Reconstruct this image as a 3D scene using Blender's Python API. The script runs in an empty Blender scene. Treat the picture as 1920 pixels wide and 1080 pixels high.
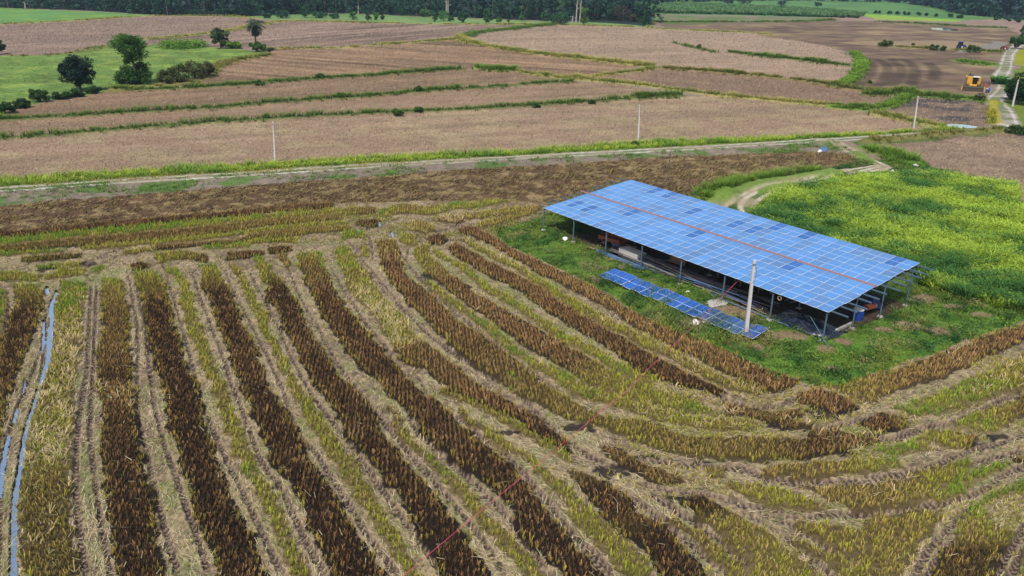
import bpy, math
import numpy as np
from mathutils import Matrix, Vector
S = bpy.context.scene
rng = np.random.default_rng(7)

# ---------------------------------------------------------------- camera, light
CH, TH, RO, F = 25.28, 0.37843, 0.01766, 1508.5
_c, _s = math.cos(TH), math.sin(TH); _cr, _sr = math.cos(RO), math.sin(RO)
_r0 = np.array([1, 0, 0.]); _u0 = np.array([0, _s, _c]); CW = np.array([0, _c, -_s])
CR = _cr*_r0 + _sr*_u0; CU = -_sr*_r0 + _cr*_u0
cam_d = bpy.data.cameras.new('camera'); cam = bpy.data.objects.new('camera', cam_d)
S.collection.objects.link(cam); S.camera = cam
cam_d.sensor_width = 36; cam_d.lens = 36*F/1920; cam_d.clip_start = 0.5; cam_d.clip_end = 9000
M = Matrix.Identity(4)
for i in range(3):
    M[i][0] = CR[i]; M[i][1] = CU[i]; M[i][2] = -CW[i]
M[2][3] = CH
cam.matrix_world = M

SUN_EL, SUN_AZ = math.radians(58), math.radians(205)     # azimuth clockwise from +Y
w = bpy.data.worlds.new('World'); S.world = w; w.use_nodes = True
nt = w.node_tree; bg = nt.nodes['Background']
sky = nt.nodes.new('ShaderNodeTexSky'); sky.sky_type = 'NISHITA'; sky.sun_disc = False
sky.sun_elevation = SUN_EL; sky.sun_rotation = SUN_AZ; sky.dust_density = 2.5; sky.air_density = 1.2; sky.ozone_density = 1.0
nt.links.new(sky.outputs[0], bg.inputs[0]); bg.inputs[1].default_value = 0.105
sd = bpy.data.lights.new('sun', 'SUN'); sd.energy = 2.9; sd.angle = math.radians(7); sd.color = (1, .955, .88)
so = bpy.data.objects.new('sun', sd); S.collection.objects.link(so)
sv = Vector((math.sin(SUN_AZ)*math.cos(SUN_EL), math.cos(SUN_AZ)*math.cos(SUN_EL), math.sin(SUN_EL)))
so.rotation_euler = sv.to_track_quat('Z', 'Y').to_euler()
S.view_settings.view_transform = 'Standard'; S.view_settings.look = 'None'
S.view_settings.gamma = 1; S.view_settings.exposure = 0.68

# ---------------------------------------------------------------- helpers
def A(r, g, b, k=.6):                         # a colour read off the photo -> albedo
    c = np.array([r, g, b])/255.
    return np.where(c <= .04045, c/12.92, ((c+.055)/1.055)**2.4)*k

def unp(px, py, z=0.):
    px = np.asarray(px, float); py = np.asarray(py, float)
    d = ((px-960)/F)[..., None]*CR + ((540-py)/F)[..., None]*CU + CW
    t = (z-CH)/np.minimum(d[..., 2], -.004)
    return d[..., 0]*t, d[..., 1]*t
def P2(p, z=0.):
    a = np.array(p, float); x, y = unp(a[:, 0], a[:, 1], z); return np.stack([x, y], 1)
def depth(x, y, z=0.): return y*CW[1] + x*CW[0] + (z-CH)*CW[2]
def ppm(x, y, z=0.): return F/depth(x, y, z)   # photo pixels per metre there

def _h(ix, iy, s):
    n = (ix.astype(np.int64)*374761393 + iy.astype(np.int64)*668265263 + s*2246822519) & 0xffffffff
    n = ((n ^ (n >> 13))*1274126177) & 0xffffffff
    return ((n ^ (n >> 16)) & 0xffff)/65535.
def vn(x, y, s=0):
    fx, fy = np.floor(x), np.floor(y); u, v = x-fx, y-fy
    u = u*u*(3-2*u); v = v*v*(3-2*v)
    ix, iy = fx.astype(np.int64), fy.astype(np.int64)
    a, b, c, d = _h(ix, iy, s), _h(ix+1, iy, s), _h(ix, iy+1, s), _h(ix+1, iy+1, s)
    return (a*(1-u)+b*u)*(1-v) + (c*(1-u)+d*u)*v
def fbm(x, y, s=0, o=3):
    r = 0; a = .5; t = 0
    for k in range(o):
        r = r + a*vn(x*2**k+17.3*k, y*2**k-9.1*k, s+k); t += a; a *= .55
    return r/t
def lodn(x, y, f, sc, s=0, o=1):
    l = np.log2(sc); l0 = np.floor(l); t = l-l0; r = np.zeros(x.shape)
    for k in np.unique(l0):
        m = l0 == k; a = f/2.**k; b = f/2.**(k+1)
        r[m] = fbm(x[m]*a, y[m]*a, s, o)*(1-t[m])+fbm(x[m]*b, y[m]*b, s, o)*t[m]
    return r
def sm(a, b, x): t = np.clip((x-a)/(b-a), 0, 1); return t*t*(3-2*t)
def mix(a, b, t):
    a = np.asarray(a); b = np.asarray(b); t = np.asarray(t)[..., None]
    return a*(1-t)+b*t

def inpoly(poly, x, y):
    out = np.zeros(x.shape, bool)
    lo, hi = poly.min(0), poly.max(0)
    idx = np.nonzero((x >= lo[0]) & (x <= hi[0]) & (y >= lo[1]) & (y <= hi[1]))[0]
    if len(idx) == 0: return out
    xs, ys = x[idx], y[idx]; r = np.zeros(len(idx), bool)
    q = np.roll(poly, -1, 0)
    for (x0, y0), (x1, y1) in zip(poly, q):
        if y0 == y1: continue
        c = ((y0 > ys) != (y1 > ys)) & (xs < (x1-x0)*(ys-y0)/(y1-y0)+x0)
        r ^= c
    out[idx] = r; return out
def dens(pts, step):
    """catmull-rom through pts, resampled about every step metres"""
    p = np.vstack([2*pts[0]-pts[1], pts, 2*pts[-1]-pts[-2]]); o = []
    for i in range(1, len(p)-2):
        n = max(2, int(np.linalg.norm(p[i+1]-p[i])/step))
        t = np.linspace(0, 1, n, endpoint=False)[:, None]
        o.append(.5*((2*p[i])+(-p[i-1]+p[i+1])*t+(2*p[i-1]-5*p[i]+4*p[i+1]-p[i+2])*t**2+(-p[i-1]+3*p[i]-3*p[i+1]+p[i+2])*t**3))
    o.append(p[-2:-1]); return np.vstack(o)
def resamp(pts, n):
    d = np.r_[0, np.cumsum(np.linalg.norm(np.diff(pts, axis=0), axis=1))]
    s = np.linspace(0, d[-1], n); return np.stack([np.interp(s, d, pts[:, 0]), np.interp(s, d, pts[:, 1])], 1)
def polydist(pts, x, y, r):
    """distance to a polyline for points nearer than r, and the side/along values"""
    D = np.full(x.shape, 1e9); AL = np.zeros(x.shape); acc = 0
    for a, b in zip(pts[:-1], pts[1:]):
        L = np.linalg.norm(b-a)
        if L < 1e-6: continue
        lo = np.minimum(a, b)-r; hi = np.maximum(a, b)+r
        i = np.nonzero((x > lo[0]) & (x < hi[0]) & (y > lo[1]) & (y < hi[1]))[0]
        if len(i):
            dx, dy = (b-a)/L; px, py = x[i]-a[0], y[i]-a[1]
            t = np.clip(px*dx+py*dy, 0, L); dd = np.hypot(px-t*dx, py-t*dy)
            m = dd < D[i]; D[i[m]] = dd[m]; AL[i[m]] = acc+t[m]
        acc += L
    return D, AL

# materials
def new_mat(name):
    m = bpy.data.materials.new(name); m.use_nodes = True
    return m, m.node_tree, m.node_tree.nodes['Principled BSDF']
def mat_plain(name, col, rough=.7, metal=0., bump=.0, var=.25, scale=6.):
    m, nt, p = new_mat(name)
    tc = nt.nodes.new('ShaderNodeTexCoord'); n = nt.nodes.new('ShaderNodeTexNoise'); n.inputs['Scale'].default_value = scale
    n.inputs['Detail'].default_value = 5
    nt.links.new(tc.outputs['Object'], n.inputs['Vector'])
    mp = nt.nodes.new('ShaderNodeMapRange'); mp.inputs[1].default_value = .3; mp.inputs[2].default_value = .7
    mp.inputs[3].default_value = 1-var; mp.inputs[4].default_value = 1+var
    nt.links.new(n.outputs['Fac'], mp.inputs[0])
    vm = nt.nodes.new('ShaderNodeVectorMath'); vm.operation = 'SCALE'; vm.inputs[0].default_value = tuple(col[:3])
    nt.links.new(mp.outputs[0], vm.inputs['Scale']); nt.links.new(vm.outputs[0], p.inputs['Base Color'])
    p.inputs['Roughness'].default_value = rough; p.inputs['Metallic'].default_value = metal
    if bump:
        b = nt.nodes.new('ShaderNodeBump'); b.inputs['Strength'].default_value = bump; b.inputs['Distance'].default_value = .05
        nt.links.new(n.outputs['Fac'], b.inputs['Height']); nt.links.new(b.outputs[0], p.inputs['Normal'])
    return m
def mat_leaf(name, trans=.25, rough=.65, spec=.2):
    m, nt, p = new_mat(name)
    at = nt.nodes.new('ShaderNodeAttribute'); at.attribute_name = 'Col'
    nt.links.new(at.outputs['Color'], p.inputs['Base Color'])
    p.inputs['Roughness'].default_value = rough; p.inputs['Specular IOR Level'].default_value = spec
    if trans:
        tr = nt.nodes.new('ShaderNodeBsdfTranslucent'); nt.links.new(at.outputs['Color'], tr.inputs[0])
        mx = nt.nodes.new('ShaderNodeMixShader'); mx.inputs[0].default_value = trans
        nt.links.new(p.outputs[0], mx.inputs[1]); nt.links.new(tr.outputs[0], mx.inputs[2])
        nt.links.new(mx.outputs[0], nt.nodes['Material Output'].inputs[0])
    return m
def mat_ground(name, s1=3., s2=14., amp=.28, bump=.5, dist=.06, rough=.9):
    m, nt, p = new_mat(name)
    at = nt.nodes.new('ShaderNodeAttribute'); at.attribute_name = 'Col'
    geo = nt.nodes.new('ShaderNodeNewGeometry')
    ns = []
    for s in (s1, s2):
        n = nt.nodes.new('ShaderNodeTexNoise'); n.inputs['Scale'].default_value = s; n.inputs['Detail'].default_value = 6
        n.inputs['Roughness'].default_value = .65
        nt.links.new(geo.outputs['Position'], n.inputs['Vector']); ns.append(n)
    ad = nt.nodes.new('ShaderNodeMath'); ad.operation = 'ADD'
    nt.links.new(ns[0].outputs['Fac'], ad.inputs[0]); nt.links.new(ns[1].outputs['Fac'], ad.inputs[1])
    mp = nt.nodes.new('ShaderNodeMapRange'); mp.inputs[1].default_value = .75; mp.inputs[2].default_value = 1.25
    mp.inputs[3].default_value = 1-amp*1.3; mp.inputs[4].default_value = 1+amp*1.3
    nt.links.new(ad.outputs[0], mp.inputs[0])
    vm = nt.nodes.new('ShaderNodeVectorMath'); vm.operation = 'SCALE'
    nt.links.new(at.outputs['Color'], vm.inputs[0]); nt.links.new(mp.outputs[0], vm.inputs['Scale'])
    nt.links.new(vm.outputs[0], p.inputs['Base Color'])
    p.inputs['Roughness'].default_value = rough; p.inputs['Specular IOR Level'].default_value = .15
    b = nt.nodes.new('ShaderNodeBump'); b.inputs['Strength'].default_value = bump; b.inputs['Distance'].default_value = dist
    nt.links.new(ad.outputs[0], b.inputs['Height']); nt.links.new(b.outputs[0], p.inputs['Normal'])
    return m

def mesh_np(name, V, Q, col=None, mat=None, smooth=False, uv=None, mats=None, mi=None):
    me = bpy.data.meshes.new(name); V = np.ascontiguousarray(V, np.float32); Q = np.ascontiguousarray(Q, np.int32)
    k = Q.shape[1]
    me.vertices.add(len(V)); me.vertices.foreach_set('co', V.ravel())
    me.loops.add(Q.size); me.loops.foreach_set('vertex_index', Q.ravel())
    me.polygons.add(len(Q)); me.polygons.foreach_set('loop_start', np.arange(0, Q.size, k, dtype=np.int32))
    me.polygons.foreach_set('loop_total', np.full(len(Q), k, np.int32))
    me.update(calc_edges=True)
    if smooth: me.polygons.foreach_set('use_smooth', np.ones(len(Q), bool))
    if col is not None:
        a = me.color_attributes.new('Col', 'FLOAT_COLOR', 'POINT')
        c = np.ones((len(V), 4), np.float32); c[:, :3] = col; a.data.foreach_set('color', c.ravel())
    for m in (mats or ([mat] if mat else [])): me.materials.append(m)
    if mi is not None: me.polygons.foreach_set('material_index', np.asarray(mi, np.int32))
    me.update(); return me
def link(name, me, parent=None, loc=None, rz=None):
    o = bpy.data.objects.new(name, me); S.collection.objects.link(o)
    if parent: o.parent = parent
    if loc is not None: o.location = loc
    if rz is not None: o.rotation_euler = (0, 0, rz)
    return o
def tag(o, label=None, cat=None, group=None, kind=None):
    if label: o['label'] = label
    if cat: o['category'] = cat
    if group: o['group'] = group
    if kind: o['kind'] = kind
    return o
def empty(name, loc, rz=0.): return link(name, None, None, loc, rz)

class MB:
    """collects boxes, tubes, lathes into one mesh; each face keeps a material index"""
    def __init__(s): s.v = []; s.f = []; s.m = []
    def add(s, vs, fs, m=0):
        b = len(s.v); s.v += [tuple(map(float, q)) for q in vs]
        for q in fs: s.f.append([i+b for i in q]); s.m.append(m)
    def box(s, c, d, rz=0., m=0, taper=1., rx=0., ry=0.):
        vs = []
        R = Matrix.Rotation(rz, 3, 'Z') @ Matrix.Rotation(ry, 3, 'Y') @ Matrix.Rotation(rx, 3, 'X')
        for z in (-1, 1):
            k = taper if z > 0 else 1.
            for x, y in ((-1, -1), (1, -1), (1, 1), (-1, 1)):
                vs.append(Vector(c) + R @ Vector((x*d[0]/2*k, y*d[1]/2*k, z*d[2]/2)))
        s.add(vs, [(0, 3, 2, 1), (4, 5, 6, 7), (0, 1, 5, 4), (1, 2, 6, 5), (2, 3, 7, 6), (3, 0, 4, 7)], m)
    def tube(s, pts, r, n=8, m=0, cap=True):
        pts = [Vector(p) for p in pts]; rs = r if hasattr(r, '__len__') else [r]*len(pts); vs = []
        for i, p in enumerate(pts):
            d = (pts[min(i+1, len(pts)-1)]-pts[max(i-1, 0)]).normalized()
            a = d.cross(Vector((0, 0, 1)))
            if a.length < .1: a = d.cross(Vector((1, 0, 0)))
            a.normalize(); b = d.cross(a)
            for k in range(n):
                t = 2*math.pi*k/n; vs.append(p+(a*math.cos(t)+b*math.sin(t))*rs[i])
        fs = []
        for i in range(len(pts)-1):
            for k in range(n): fs.append((i*n+k, i*n+(k+1) % n, (i+1)*n+(k+1) % n, (i+1)*n+k))
        if cap: fs += [tuple(range(n))[::-1], tuple(range((len(pts)-1)*n, len(pts)*n))]
        s.add(vs, fs, m)
    def prism(s, prof, x0, x1, m=0):
        """profile in y,z pushed along x"""
        n = len(prof); vs = [(x0, y, z) for y, z in prof]+[(x1, y, z) for y, z in prof]
        s.add(vs, [tuple(range(n))[::-1], tuple(range(n, 2*n))]+[(k, (k+1) % n, n+(k+1) % n, n+k) for k in range(n)], m)
    def mesh(s, name, mats):
        me = bpy.data.meshes.new(name); me.from_pydata(s.v, [], s.f)
        for m in (mats if isinstance(mats, (list, tuple)) else [mats]): me.materials.append(m)
        me.polygons.foreach_set('material_index', s.m); me.update(); return me
    def obj(s, name, mats, parent=None, loc=None, rz=None): return link(name, s.mesh(name, mats), parent, loc, rz)

def blades(P, az, lean, h, wd, c0, c1, nseg=1, droop=0., tw=.35):
    N = len(P); K = nseg+1
    d = np.stack([np.cos(az), np.sin(az)], 1); wa = az+np.pi/2+rng.uniform(-.9, .9, N)
    wx = np.stack([np.cos(wa), np.sin(wa), np.zeros(N)], 1)
    V = np.empty((N, K, 2, 3)); C = np.empty((N, K, 2, 3))
    for k in range(K):
        t = k/nseg
        p = P.copy(); p[:, :2] += d*(lean*h*t**1.4)[:, None]; p[:, 2] += h*(t-droop*t*t)
        ww = wd*(1-(1-tw)*t)
        V[:, k, 0] = p-wx*(ww/2)[:, None]; V[:, k, 1] = p+wx*(ww/2)[:, None]
        C[:, k, :] = (c0*(1-t)+c1*t)[:, None]
    b = (np.arange(N)*K*2)[:, None]
    Q = np.concatenate([np.stack([b[:, 0]+2*k, b[:, 0]+2*k+1, b[:, 0]+2*k+3, b[:, 0]+2*k+2], 1) for k in range(nseg)])
    return V.reshape(-1, 3), Q, C.reshape(-1, 3)
def join(parts):
    V, Q, C = [], [], []; b = 0
    for v, q, c in parts:
        V.append(v); Q.append(q+b); C.append(c); b += len(v)
    return np.concatenate(V), np.concatenate(Q), np.concatenate(C)
def leafquads(P, size, c, flat=.5):
    """randomly turned leaf-sized quads (two-triangle kites) at P"""
    N = len(P); n = rng.normal(size=(N, 3)); n[:, 2] = np.abs(n[:, 2])+flat; n /= np.linalg.norm(n, axis=1)[:, None]
    a = np.cross(n, rng.normal(size=(N, 3))); a /= np.linalg.norm(a, axis=1)[:, None]+1e-9; b = np.cross(n, a)
    sz = (size*rng.uniform(.6, 1.3, N))[:, None]
    V = np.stack([P-a*sz*.5, P+b*sz*.32, P+a*sz*.5, P-b*sz*.32], 1).reshape(-1, 3)
    Q = np.arange(4*N).reshape(N, 4); return V, Q, np.repeat(c, 4, 0)

# ---------------------------------------------------------------- traced plan of the stubble swaths (photo pixels put down on the ground plane)
# (left edge, right edge, keys (s, dark, green, pale))
RIB = [
 ('-60,520 -62,600 -80,680', '6,545 9,600 -8,690', '0 0 1 0,1 0 .8 0'),
 ('22,532 24,571 21,589 10,627 0,655 -20,720 -60,850 -100,950', '80,536 83,571 70,606 60,641 46,677 32,712 5,820 -30,950', '0 .1 1 0,.08 .7 .3 0,.2 1 0 0,.6 .95 .05 0,1 .5 .4 0'),
 ('121,529 107,557 105,606 97,641 88,677 81,712 75,722 63,770 50,820 43,887 38,953 40,1020 45,1100', '163,529 158,557 155,606 153,641 151,677 148,712 142,735 135,787 130,853 128,920 132,987 137,1040 142,1100', '0 0 1 0,.12 0 .9 .1,.3 .1 .5 .6,.55 .1 .6 .8,.72 .1 .7 .9,.8 .6 .3 .2,1 .75 .25 0'),
 ('188,525 186,557 192,606 188,659 186,740 187,803 192,887 197,953 213,1020 228,1100', '229,525 237,557 243,606 248,659 252,720 257,803 267,870 283,937 300,1003 315,1100', '0 0 1 0,.07 .5 .4 0,.2 .65 .1 0,.38 .6 .1 0,.48 1 0 0,.53 .3 .1 .3,.6 .85 0 0,1 .9 0 0'),
 ('246,511 264,557 273,606 285,659 299,712 313,787 328,837 347,903 370,970 393,1020 417,1095', '294,511 311,543 324,589 338,634 352,677 366,719 383,787 407,853 430,907 450,960 477,1020 510,1095', '0 .1 .9 0,.08 .8 .3 0,.2 1 0 0,1 1 0 0'),
 ('310,504 334,536 341,578 355,624 373,670 391,712 408,770 430,830 453,880 480,933 500,980 523,1020 552,1095', '334,504 354,536 364,578 380,624 398,670 415,712 437,770 460,830 480,870 497,907 517,953 543,1003 588,1095', '0 0 1 0,.15 0 .7 0,.6 0 .6 0,.8 0 .8 0,1 0 .7 0'),
 ('373,497 384,543 398,589 415,631 433,677 450,726 480,810 507,860 537,907 560,947 580,987 603,1033 628,1095', '405,497 422,529 440,571 457,613 482,659 513,733 530,763 553,803 577,847 597,880 623,920 653,970 683,1013 722,1090', '0 .1 1 0,.06 .5 .5 0,.15 .95 0 0,.5 .9 0 0,1 1 0 0'),
 ('431,497 454,543 471,585 493,620 500,640 520,680 543,722 560,763 583,803 607,837 633,880 660,927 693,970 720,1013 762,1095', '442,497 471,543 493,585 513,633 537,680 567,727 593,770 617,803 643,837 670,880 700,927 727,970 753,1013 796,1095', '0 0 .4 0,.2 0 .7 0,1 0 .7 0'),
 ('470,485 490,523 507,567 527,607 553,660 580,707 590,722 620,767 647,807 680,853 713,893 747,933 777,980 807,1027 842,1095', '495,483 510,513 537,540 560,580 583,620 610,663 640,707 660,725 687,760 720,803 753,847 783,887 813,927 840,963 870,1000 900,1047 928,1095', '0 0 .9 0,.1 .6 .5 0,.18 1 0 0,.5 .85 0 0,1 1 0 0'),
 ('520,478 530,500 536,504', '536,476 540,490 540,503', '0 .2 .3 0,1 .2 .2 0'),
 ('558,477 560,503 580,547 597,580 623,620 653,663 687,700 710,725 737,753 773,787 807,823 843,853 880,883 923,917 960,960 980,1003 1010,1037 1060,1095', '597,473 613,513 630,547 657,583 687,620 720,660 757,700 790,733 810,750 843,780 880,810 917,843 960,882 993,920 1027,963 1063,1003 1093,1037 1135,1095', '0 .3 .6 0,.08 .7 .2 0,.2 .85 0 0,.6 .8 0 0,1 1 0 0'),
 ('627,467 637,500 653,537 670,567 697,593 720,627 743,663 767,687 800,695 843,733 863,742 900,760 960,787 993,820 1060,853', '653,463 677,497 697,523 713,553 740,580 763,607 793,633 827,663 863,693 900,722 917,733 935,745 962,764 1003,787 1050,820 1080,850', '0 0 .9 0,.14 .1 .8 .1,.18 .5 .4 .1,.24 0 .6 .3,.35 0 .7 1,.55 0 .7 1,.58 .4 .1 0,.8 .55 0 0,1 1 0 0'),
 ('707,453 710,483 720,513 743,540 767,570 797,600 833,633 863,663 890,687 927,710 960,735 993,753 1027,773 1070,793 1110,803 1160,820 1210,837 1260,853 1327,863 1380,867 1440,865 1505,862 1557,852 1596,844 1650,828', '743,452 750,483 763,513 790,537 820,567 847,597 880,617 913,640 960,673 1017,720 1040,728 1077,757 1120,783 1160,787 1210,793 1277,817 1343,823 1400,822 1440,824 1505,823 1525,808 1570,805 1609,816 1650,822', '0 .6 .2 0,.06 .5 .2 0,.1 .3 0 .1,.13 .8 0 0,.18 .4 0 0,.3 .55 0 0,.5 .6 .1 0,.7 .5 .4 0,.85 .5 .3 0,.92 .8 0 0,1 .3 .1 .2'),
 ('777,463 780,490 800,513 817,527 840,547 873,570 907,597 940,623 967,640 1010,667 1060,693 1107,720 1160,743 1200,760 1260,773 1327,780 1357,785', '803,460 813,490 843,513 873,533 900,557 943,580 993,607 1033,630 1080,660 1127,687 1177,713 1227,733 1277,743 1320,760 1357,780', '0 .3 .6 0,.15 .4 .5 0,.25 .45 .05 0,.5 .4 0 .1,.7 .55 0 0,.8 .4 .6 0,1 .1 .9 0'),
 ('838,467 857,483 897,507 930,527 960,540 1000,567 1050,603 1100,630 1153,663 1200,697 1253,720 1300,733 1337,742', '853,455 880,470 920,493 960,513 1000,533 1050,567 1100,597 1150,627 1200,653 1250,680 1317,713 1362,735', '0 .7 0 0,.3 .6 0 0,.6 .55 0 0,.85 .8 0 0,1 .9 0 0'),
 ('873,440 900,450 943,473 1000,507 1050,533 1100,560 1150,587 1200,620 1250,647 1317,680 1380,708 1416,727 1450,738 1495,727', '885,430 907,433 943,457 987,480 1040,503 1087,527 1133,550 1177,580 1233,607 1283,627 1333,647 1380,667 1408,682 1450,698 1501,714', '0 .5 0 0,.3 .4 0 0,.5 .2 .1 0,.8 .3 .1 0,1 .5 0 0'),
 # right block
 ('1560,729 1619,756 1661,741 1703,727 1760,712 1802,693 1858,670 1920,642 2080,575', '1560,724 1605,712 1661,696 1717,682 1760,665 1816,642 1872,622 1920,606 2080,540', '0 .1 .6 0,.15 .2 .2 0,.35 .1 .1 .1,.5 .5 0 0,.6 .3 0 0,.7 .75 0 0,1 .5 0 0'),
 ('1684,770 1717,783 1774,777 1830,760 1872,743 1920,727 2080,660', '1684,766 1717,749 1774,732 1830,707 1872,690 1920,670 2080,600', '0 .1 1 0,.3 .1 .8 .2,.6 .2 .6 .5,1 .2 .6 .5'),
 ('1796,802 1830,811 1872,808 1920,786 2080,700', '1796,794 1844,771 1886,760 1920,741 2080,660', '0 0 1 0,.15 .1 .8 0,.35 .4 .1 0,1 .7 0 0'),
 ('1502,750 1507,757 1549,771 1577,779 1613,770', '1502,742 1537,732 1560,738 1577,743 1613,764', '0 .2 .1 0,.5 .5 0 0,1 1 0 0'),
 ('1611,797 1647,811 1684,808 1706,797', '1611,792 1647,777 1689,783 1706,793', '0 .4 0 0,.5 1 0 0,1 .2 .4 0'),
 ('1715,828 1764,841 1803,844 1837,830', '1715,824 1751,810 1803,813 1837,822', '0 0 1 0,.6 .3 .7 0,1 .2 .2 0'),
 ('1650,846 1675,854 1705,853 1738,843', '1650,843 1680,833 1720,833 1738,838', '0 .1 1 0,1 .1 .8 0'),
 ('1428,894 1480,895 1518,897 1583,891 1634,883 1690,876', '1428,880 1505,869 1570,861 1647,860 1675,864 1690,871', '0 .1 .3 0,.6 .1 .5 0,1 .1 .9 0'),
 ('1492,915 1518,922 1544,932 1596,956 1673,953 1751,940 1777,936', '1480,910 1550,912 1629,904 1690,900 1712,888 1751,878 1824,868', '0 0 .4 0,.6 .1 .4 .1,1 .1 .8 0'),
 ('1700,935 1750,940 1777,937 1816,917 1868,888 1893,877', '1712,915 1750,917 1790,904 1835,882 1855,874 1885,866', '0 0 .6 0,.4 .1 1 0,1 .1 1 0'),
 ('1363,912 1403,937 1440,949 1518,957 1533,955', '1360,906 1400,905 1440,912 1492,926 1533,951', '0 0 .7 0,.5 .1 .8 0,1 .1 .5 0'),
 ('1120,845 1140,862 1177,883 1210,900 1250,907 1283,908', '1120,840 1160,846 1193,866 1243,882 1270,893 1283,902', '0 .2 .1 .1,.4 .7 .1 0,1 .4 .1 .1'),
 ('1063,887 1087,920 1117,940 1127,963 1173,1007 1207,1040 1245,1095', '1083,890 1143,910 1187,940 1207,967 1243,983 1277,1020 1303,1053 1330,1095', '0 .5 .3 0,.2 1 0 0,.4 .9 0 0,.5 .7 .1 0,.7 1 0 0,1 .9 0 0'),
 ('1270,932 1293,960 1327,987 1360,1017 1403,1053 1430,1095', '1310,928 1340,945 1370,960 1403,980 1440,1003 1474,1031 1507,1059 1545,1095', '0 1 0 0,.2 .9 .1 0,.35 .2 .5 0,1 .1 .7 0'),
 ('1495,985 1520,1000 1544,1015 1570,1033 1598,1052 1600,1095', '1492,976 1540,984 1596,992 1647,1010 1680,1040 1692,1095', '0 .1 .5 0,1 0 .6 0'),
 ('1596,1000 1620,1030 1650,1095', '1642,969 1699,966 1772,956 1764,976 1746,1005 1720,1039 1685,1095', '0 .1 .5 0,1 .1 .6 0'),
 ('1824,961 1803,987 1782,1020 1764,1044 1749,1095', '1840,943 1870,985 1902,995 1885,1033 1850,1095', '0 0 1 0,.3 .2 .7 0,.6 .9 .1 0,1 .9 .1 0'),
 ('1837,946 1870,936 1920,922 2000,890', '1840,940 1870,922 1925,906 2000,870', '0 0 1 0,1 0 1 0'),
 ('1904,1095 1925,1040 1960,1000', '1990,1095 1990,1040 2000,1000', '0 .3 .7 0,1 .3 .7 0'),
 ('1896,866 1925,874 1990,870', '1896,862 1925,852 1990,830', '0 1 .1 0,1 .8 .1 0'),
 # bands at the head of the field
 ('-60,452 0,447 200,429 400,411 480,403 560,396 623,392', '-60,441 0,436 200,417 400,400 480,391 560,384 623,380', '0 .9 0 0,1 .8 0 0'),
 ('-60,466 0,461 200,442 400,424 480,414 560,407 635,399', '-60,453 0,448 200,430 400,412 480,405 560,398 635,393', '0 0 1 0,.3 0 1 0,1 .1 .7 0'),
 ('-60,482 0,475 200,458 400,440 480,428 560,420 640,414', '-60,467 0,462 200,443 400,425 480,414 560,408 640,402', '0 .8 .2 0,.5 .7 .1 0,1 .5 .3 0'),
 ('150,470 250,462 400,449 480,438 560,431 655,423', '150,463 250,454 400,441 480,430 560,421 655,415', '0 .1 .7 0,1 .1 .8 0'),
 ('280,471 380,463 440,461 480,451 560,443 660,435', '280,462 380,455 440,451 480,439 560,431 660,424', '0 .9 0 0,.6 .7 .2 0,1 .3 .4 0'),
 ('380,470 460,466 480,459 560,455', '380,464 460,456 480,449 560,447', '0 .1 1 0,1 .1 .7 0'),
 ('640,452 677,448 690,452', '640,438 677,434 690,446', '0 .1 1 0,1 .1 .8 0'),
 ('44,493 90,489 153,484', '44,483 90,479 153,475', '0 .9 .2 0,1 .9 .1 0'),
 ('-60,486 0,482 60,477 120,474', '-60,478 0,476 60,471 120,470', '0 .1 .8 0,1 .1 .9 0'),
 ('70,507 110,505 155,500', '70,499 110,495 155,491', '0 .1 .9 0,1 .2 .7 0'),
 ('-60,525 10,529 78,527', '-60,509 10,511 78,515', '0 .3 .6 0,1 .3 .7 0'),
 ('88,525 115,522 157,516', '88,516 115,506 157,504', '0 .3 .7 0,1 .2 .6 0'),
 ('172,515 185,512 197,505', '172,504 185,499 197,499', '0 0 1 0,1 .1 .8 0'),
 ('248,508 265,507 280,504', '248,496 265,492 280,498', '0 .9 0 0,1 .9 .1 0'),
 ('290,497 340,489 388,493', '290,478 340,472 388,480', '0 .4 .6 0,.5 .5 .5 0,1 .9 0 0'),
 ('232,478 260,477 290,470', '232,471 260,468 290,464', '0 .1 .6 0,1 .1 .5 .3'),
 ('425,490 460,486 490,480', '425,474 460,472 490,470', '0 .8 .1 0,1 .7 0 0'),
 ('502,478 525,477 548,471', '502,464 525,462 548,463', '0 .9 .1 0,1 .9 0 0'),
 ('675,484 680,470 684,458', '690,484 692,470 690,460', '0 .1 .8 0,1 .1 .6 0'),
 ('672,424 690,427 709,425', '672,414 690,412 709,413', '0 .8 .1 0,1 1 0 0'),
 ('640,405 690,404 706,400', '640,394 670,390 700,390', '0 .3 .6 0,1 .7 .1 0'),
 ('712,412 760,402 800,405 840,400', '712,396 760,384 800,388 840,386', '0 0 .9 0,.5 .4 .3 0,1 0 .8 .3'),
 ('845,395 900,391 960,380 1030,374', '838,382 900,379 960,370 1030,366', '0 .1 .9 0,1 .2 .7 0'),
 ('868,411 900,411 960,402 1015,396', '868,402 900,397 960,390 1015,387', '0 .1 .5 .1,1 .2 .4 0'),
 ('897,428 930,424 960,415 1005,402', '897,420 930,411 960,402 1005,394', '0 .1 .5 0,1 .3 .4 0'),
 ('858,440 880,441 900,436', '858,431 880,425 900,427', '0 .7 0 .1,1 .6 0 0'),
 ('803,458 820,460 835,455', '803,446 820,441 835,443', '0 1 0 0,1 1 0 0'),
 ('750,452 762,462 775,463', '757,441 770,440 782,448', '0 .1 .7 0,1 .1 .6 0'),
 ('765,432 800,439 812,434', '768,420 790,414 810,424', '0 .3 .3 .3,1 .2 .4 .2'),
 ('825,416 850,419 872,415', '828,409 850,405 870,407', '0 .1 .2 1,1 .1 .2 1'),
]
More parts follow.
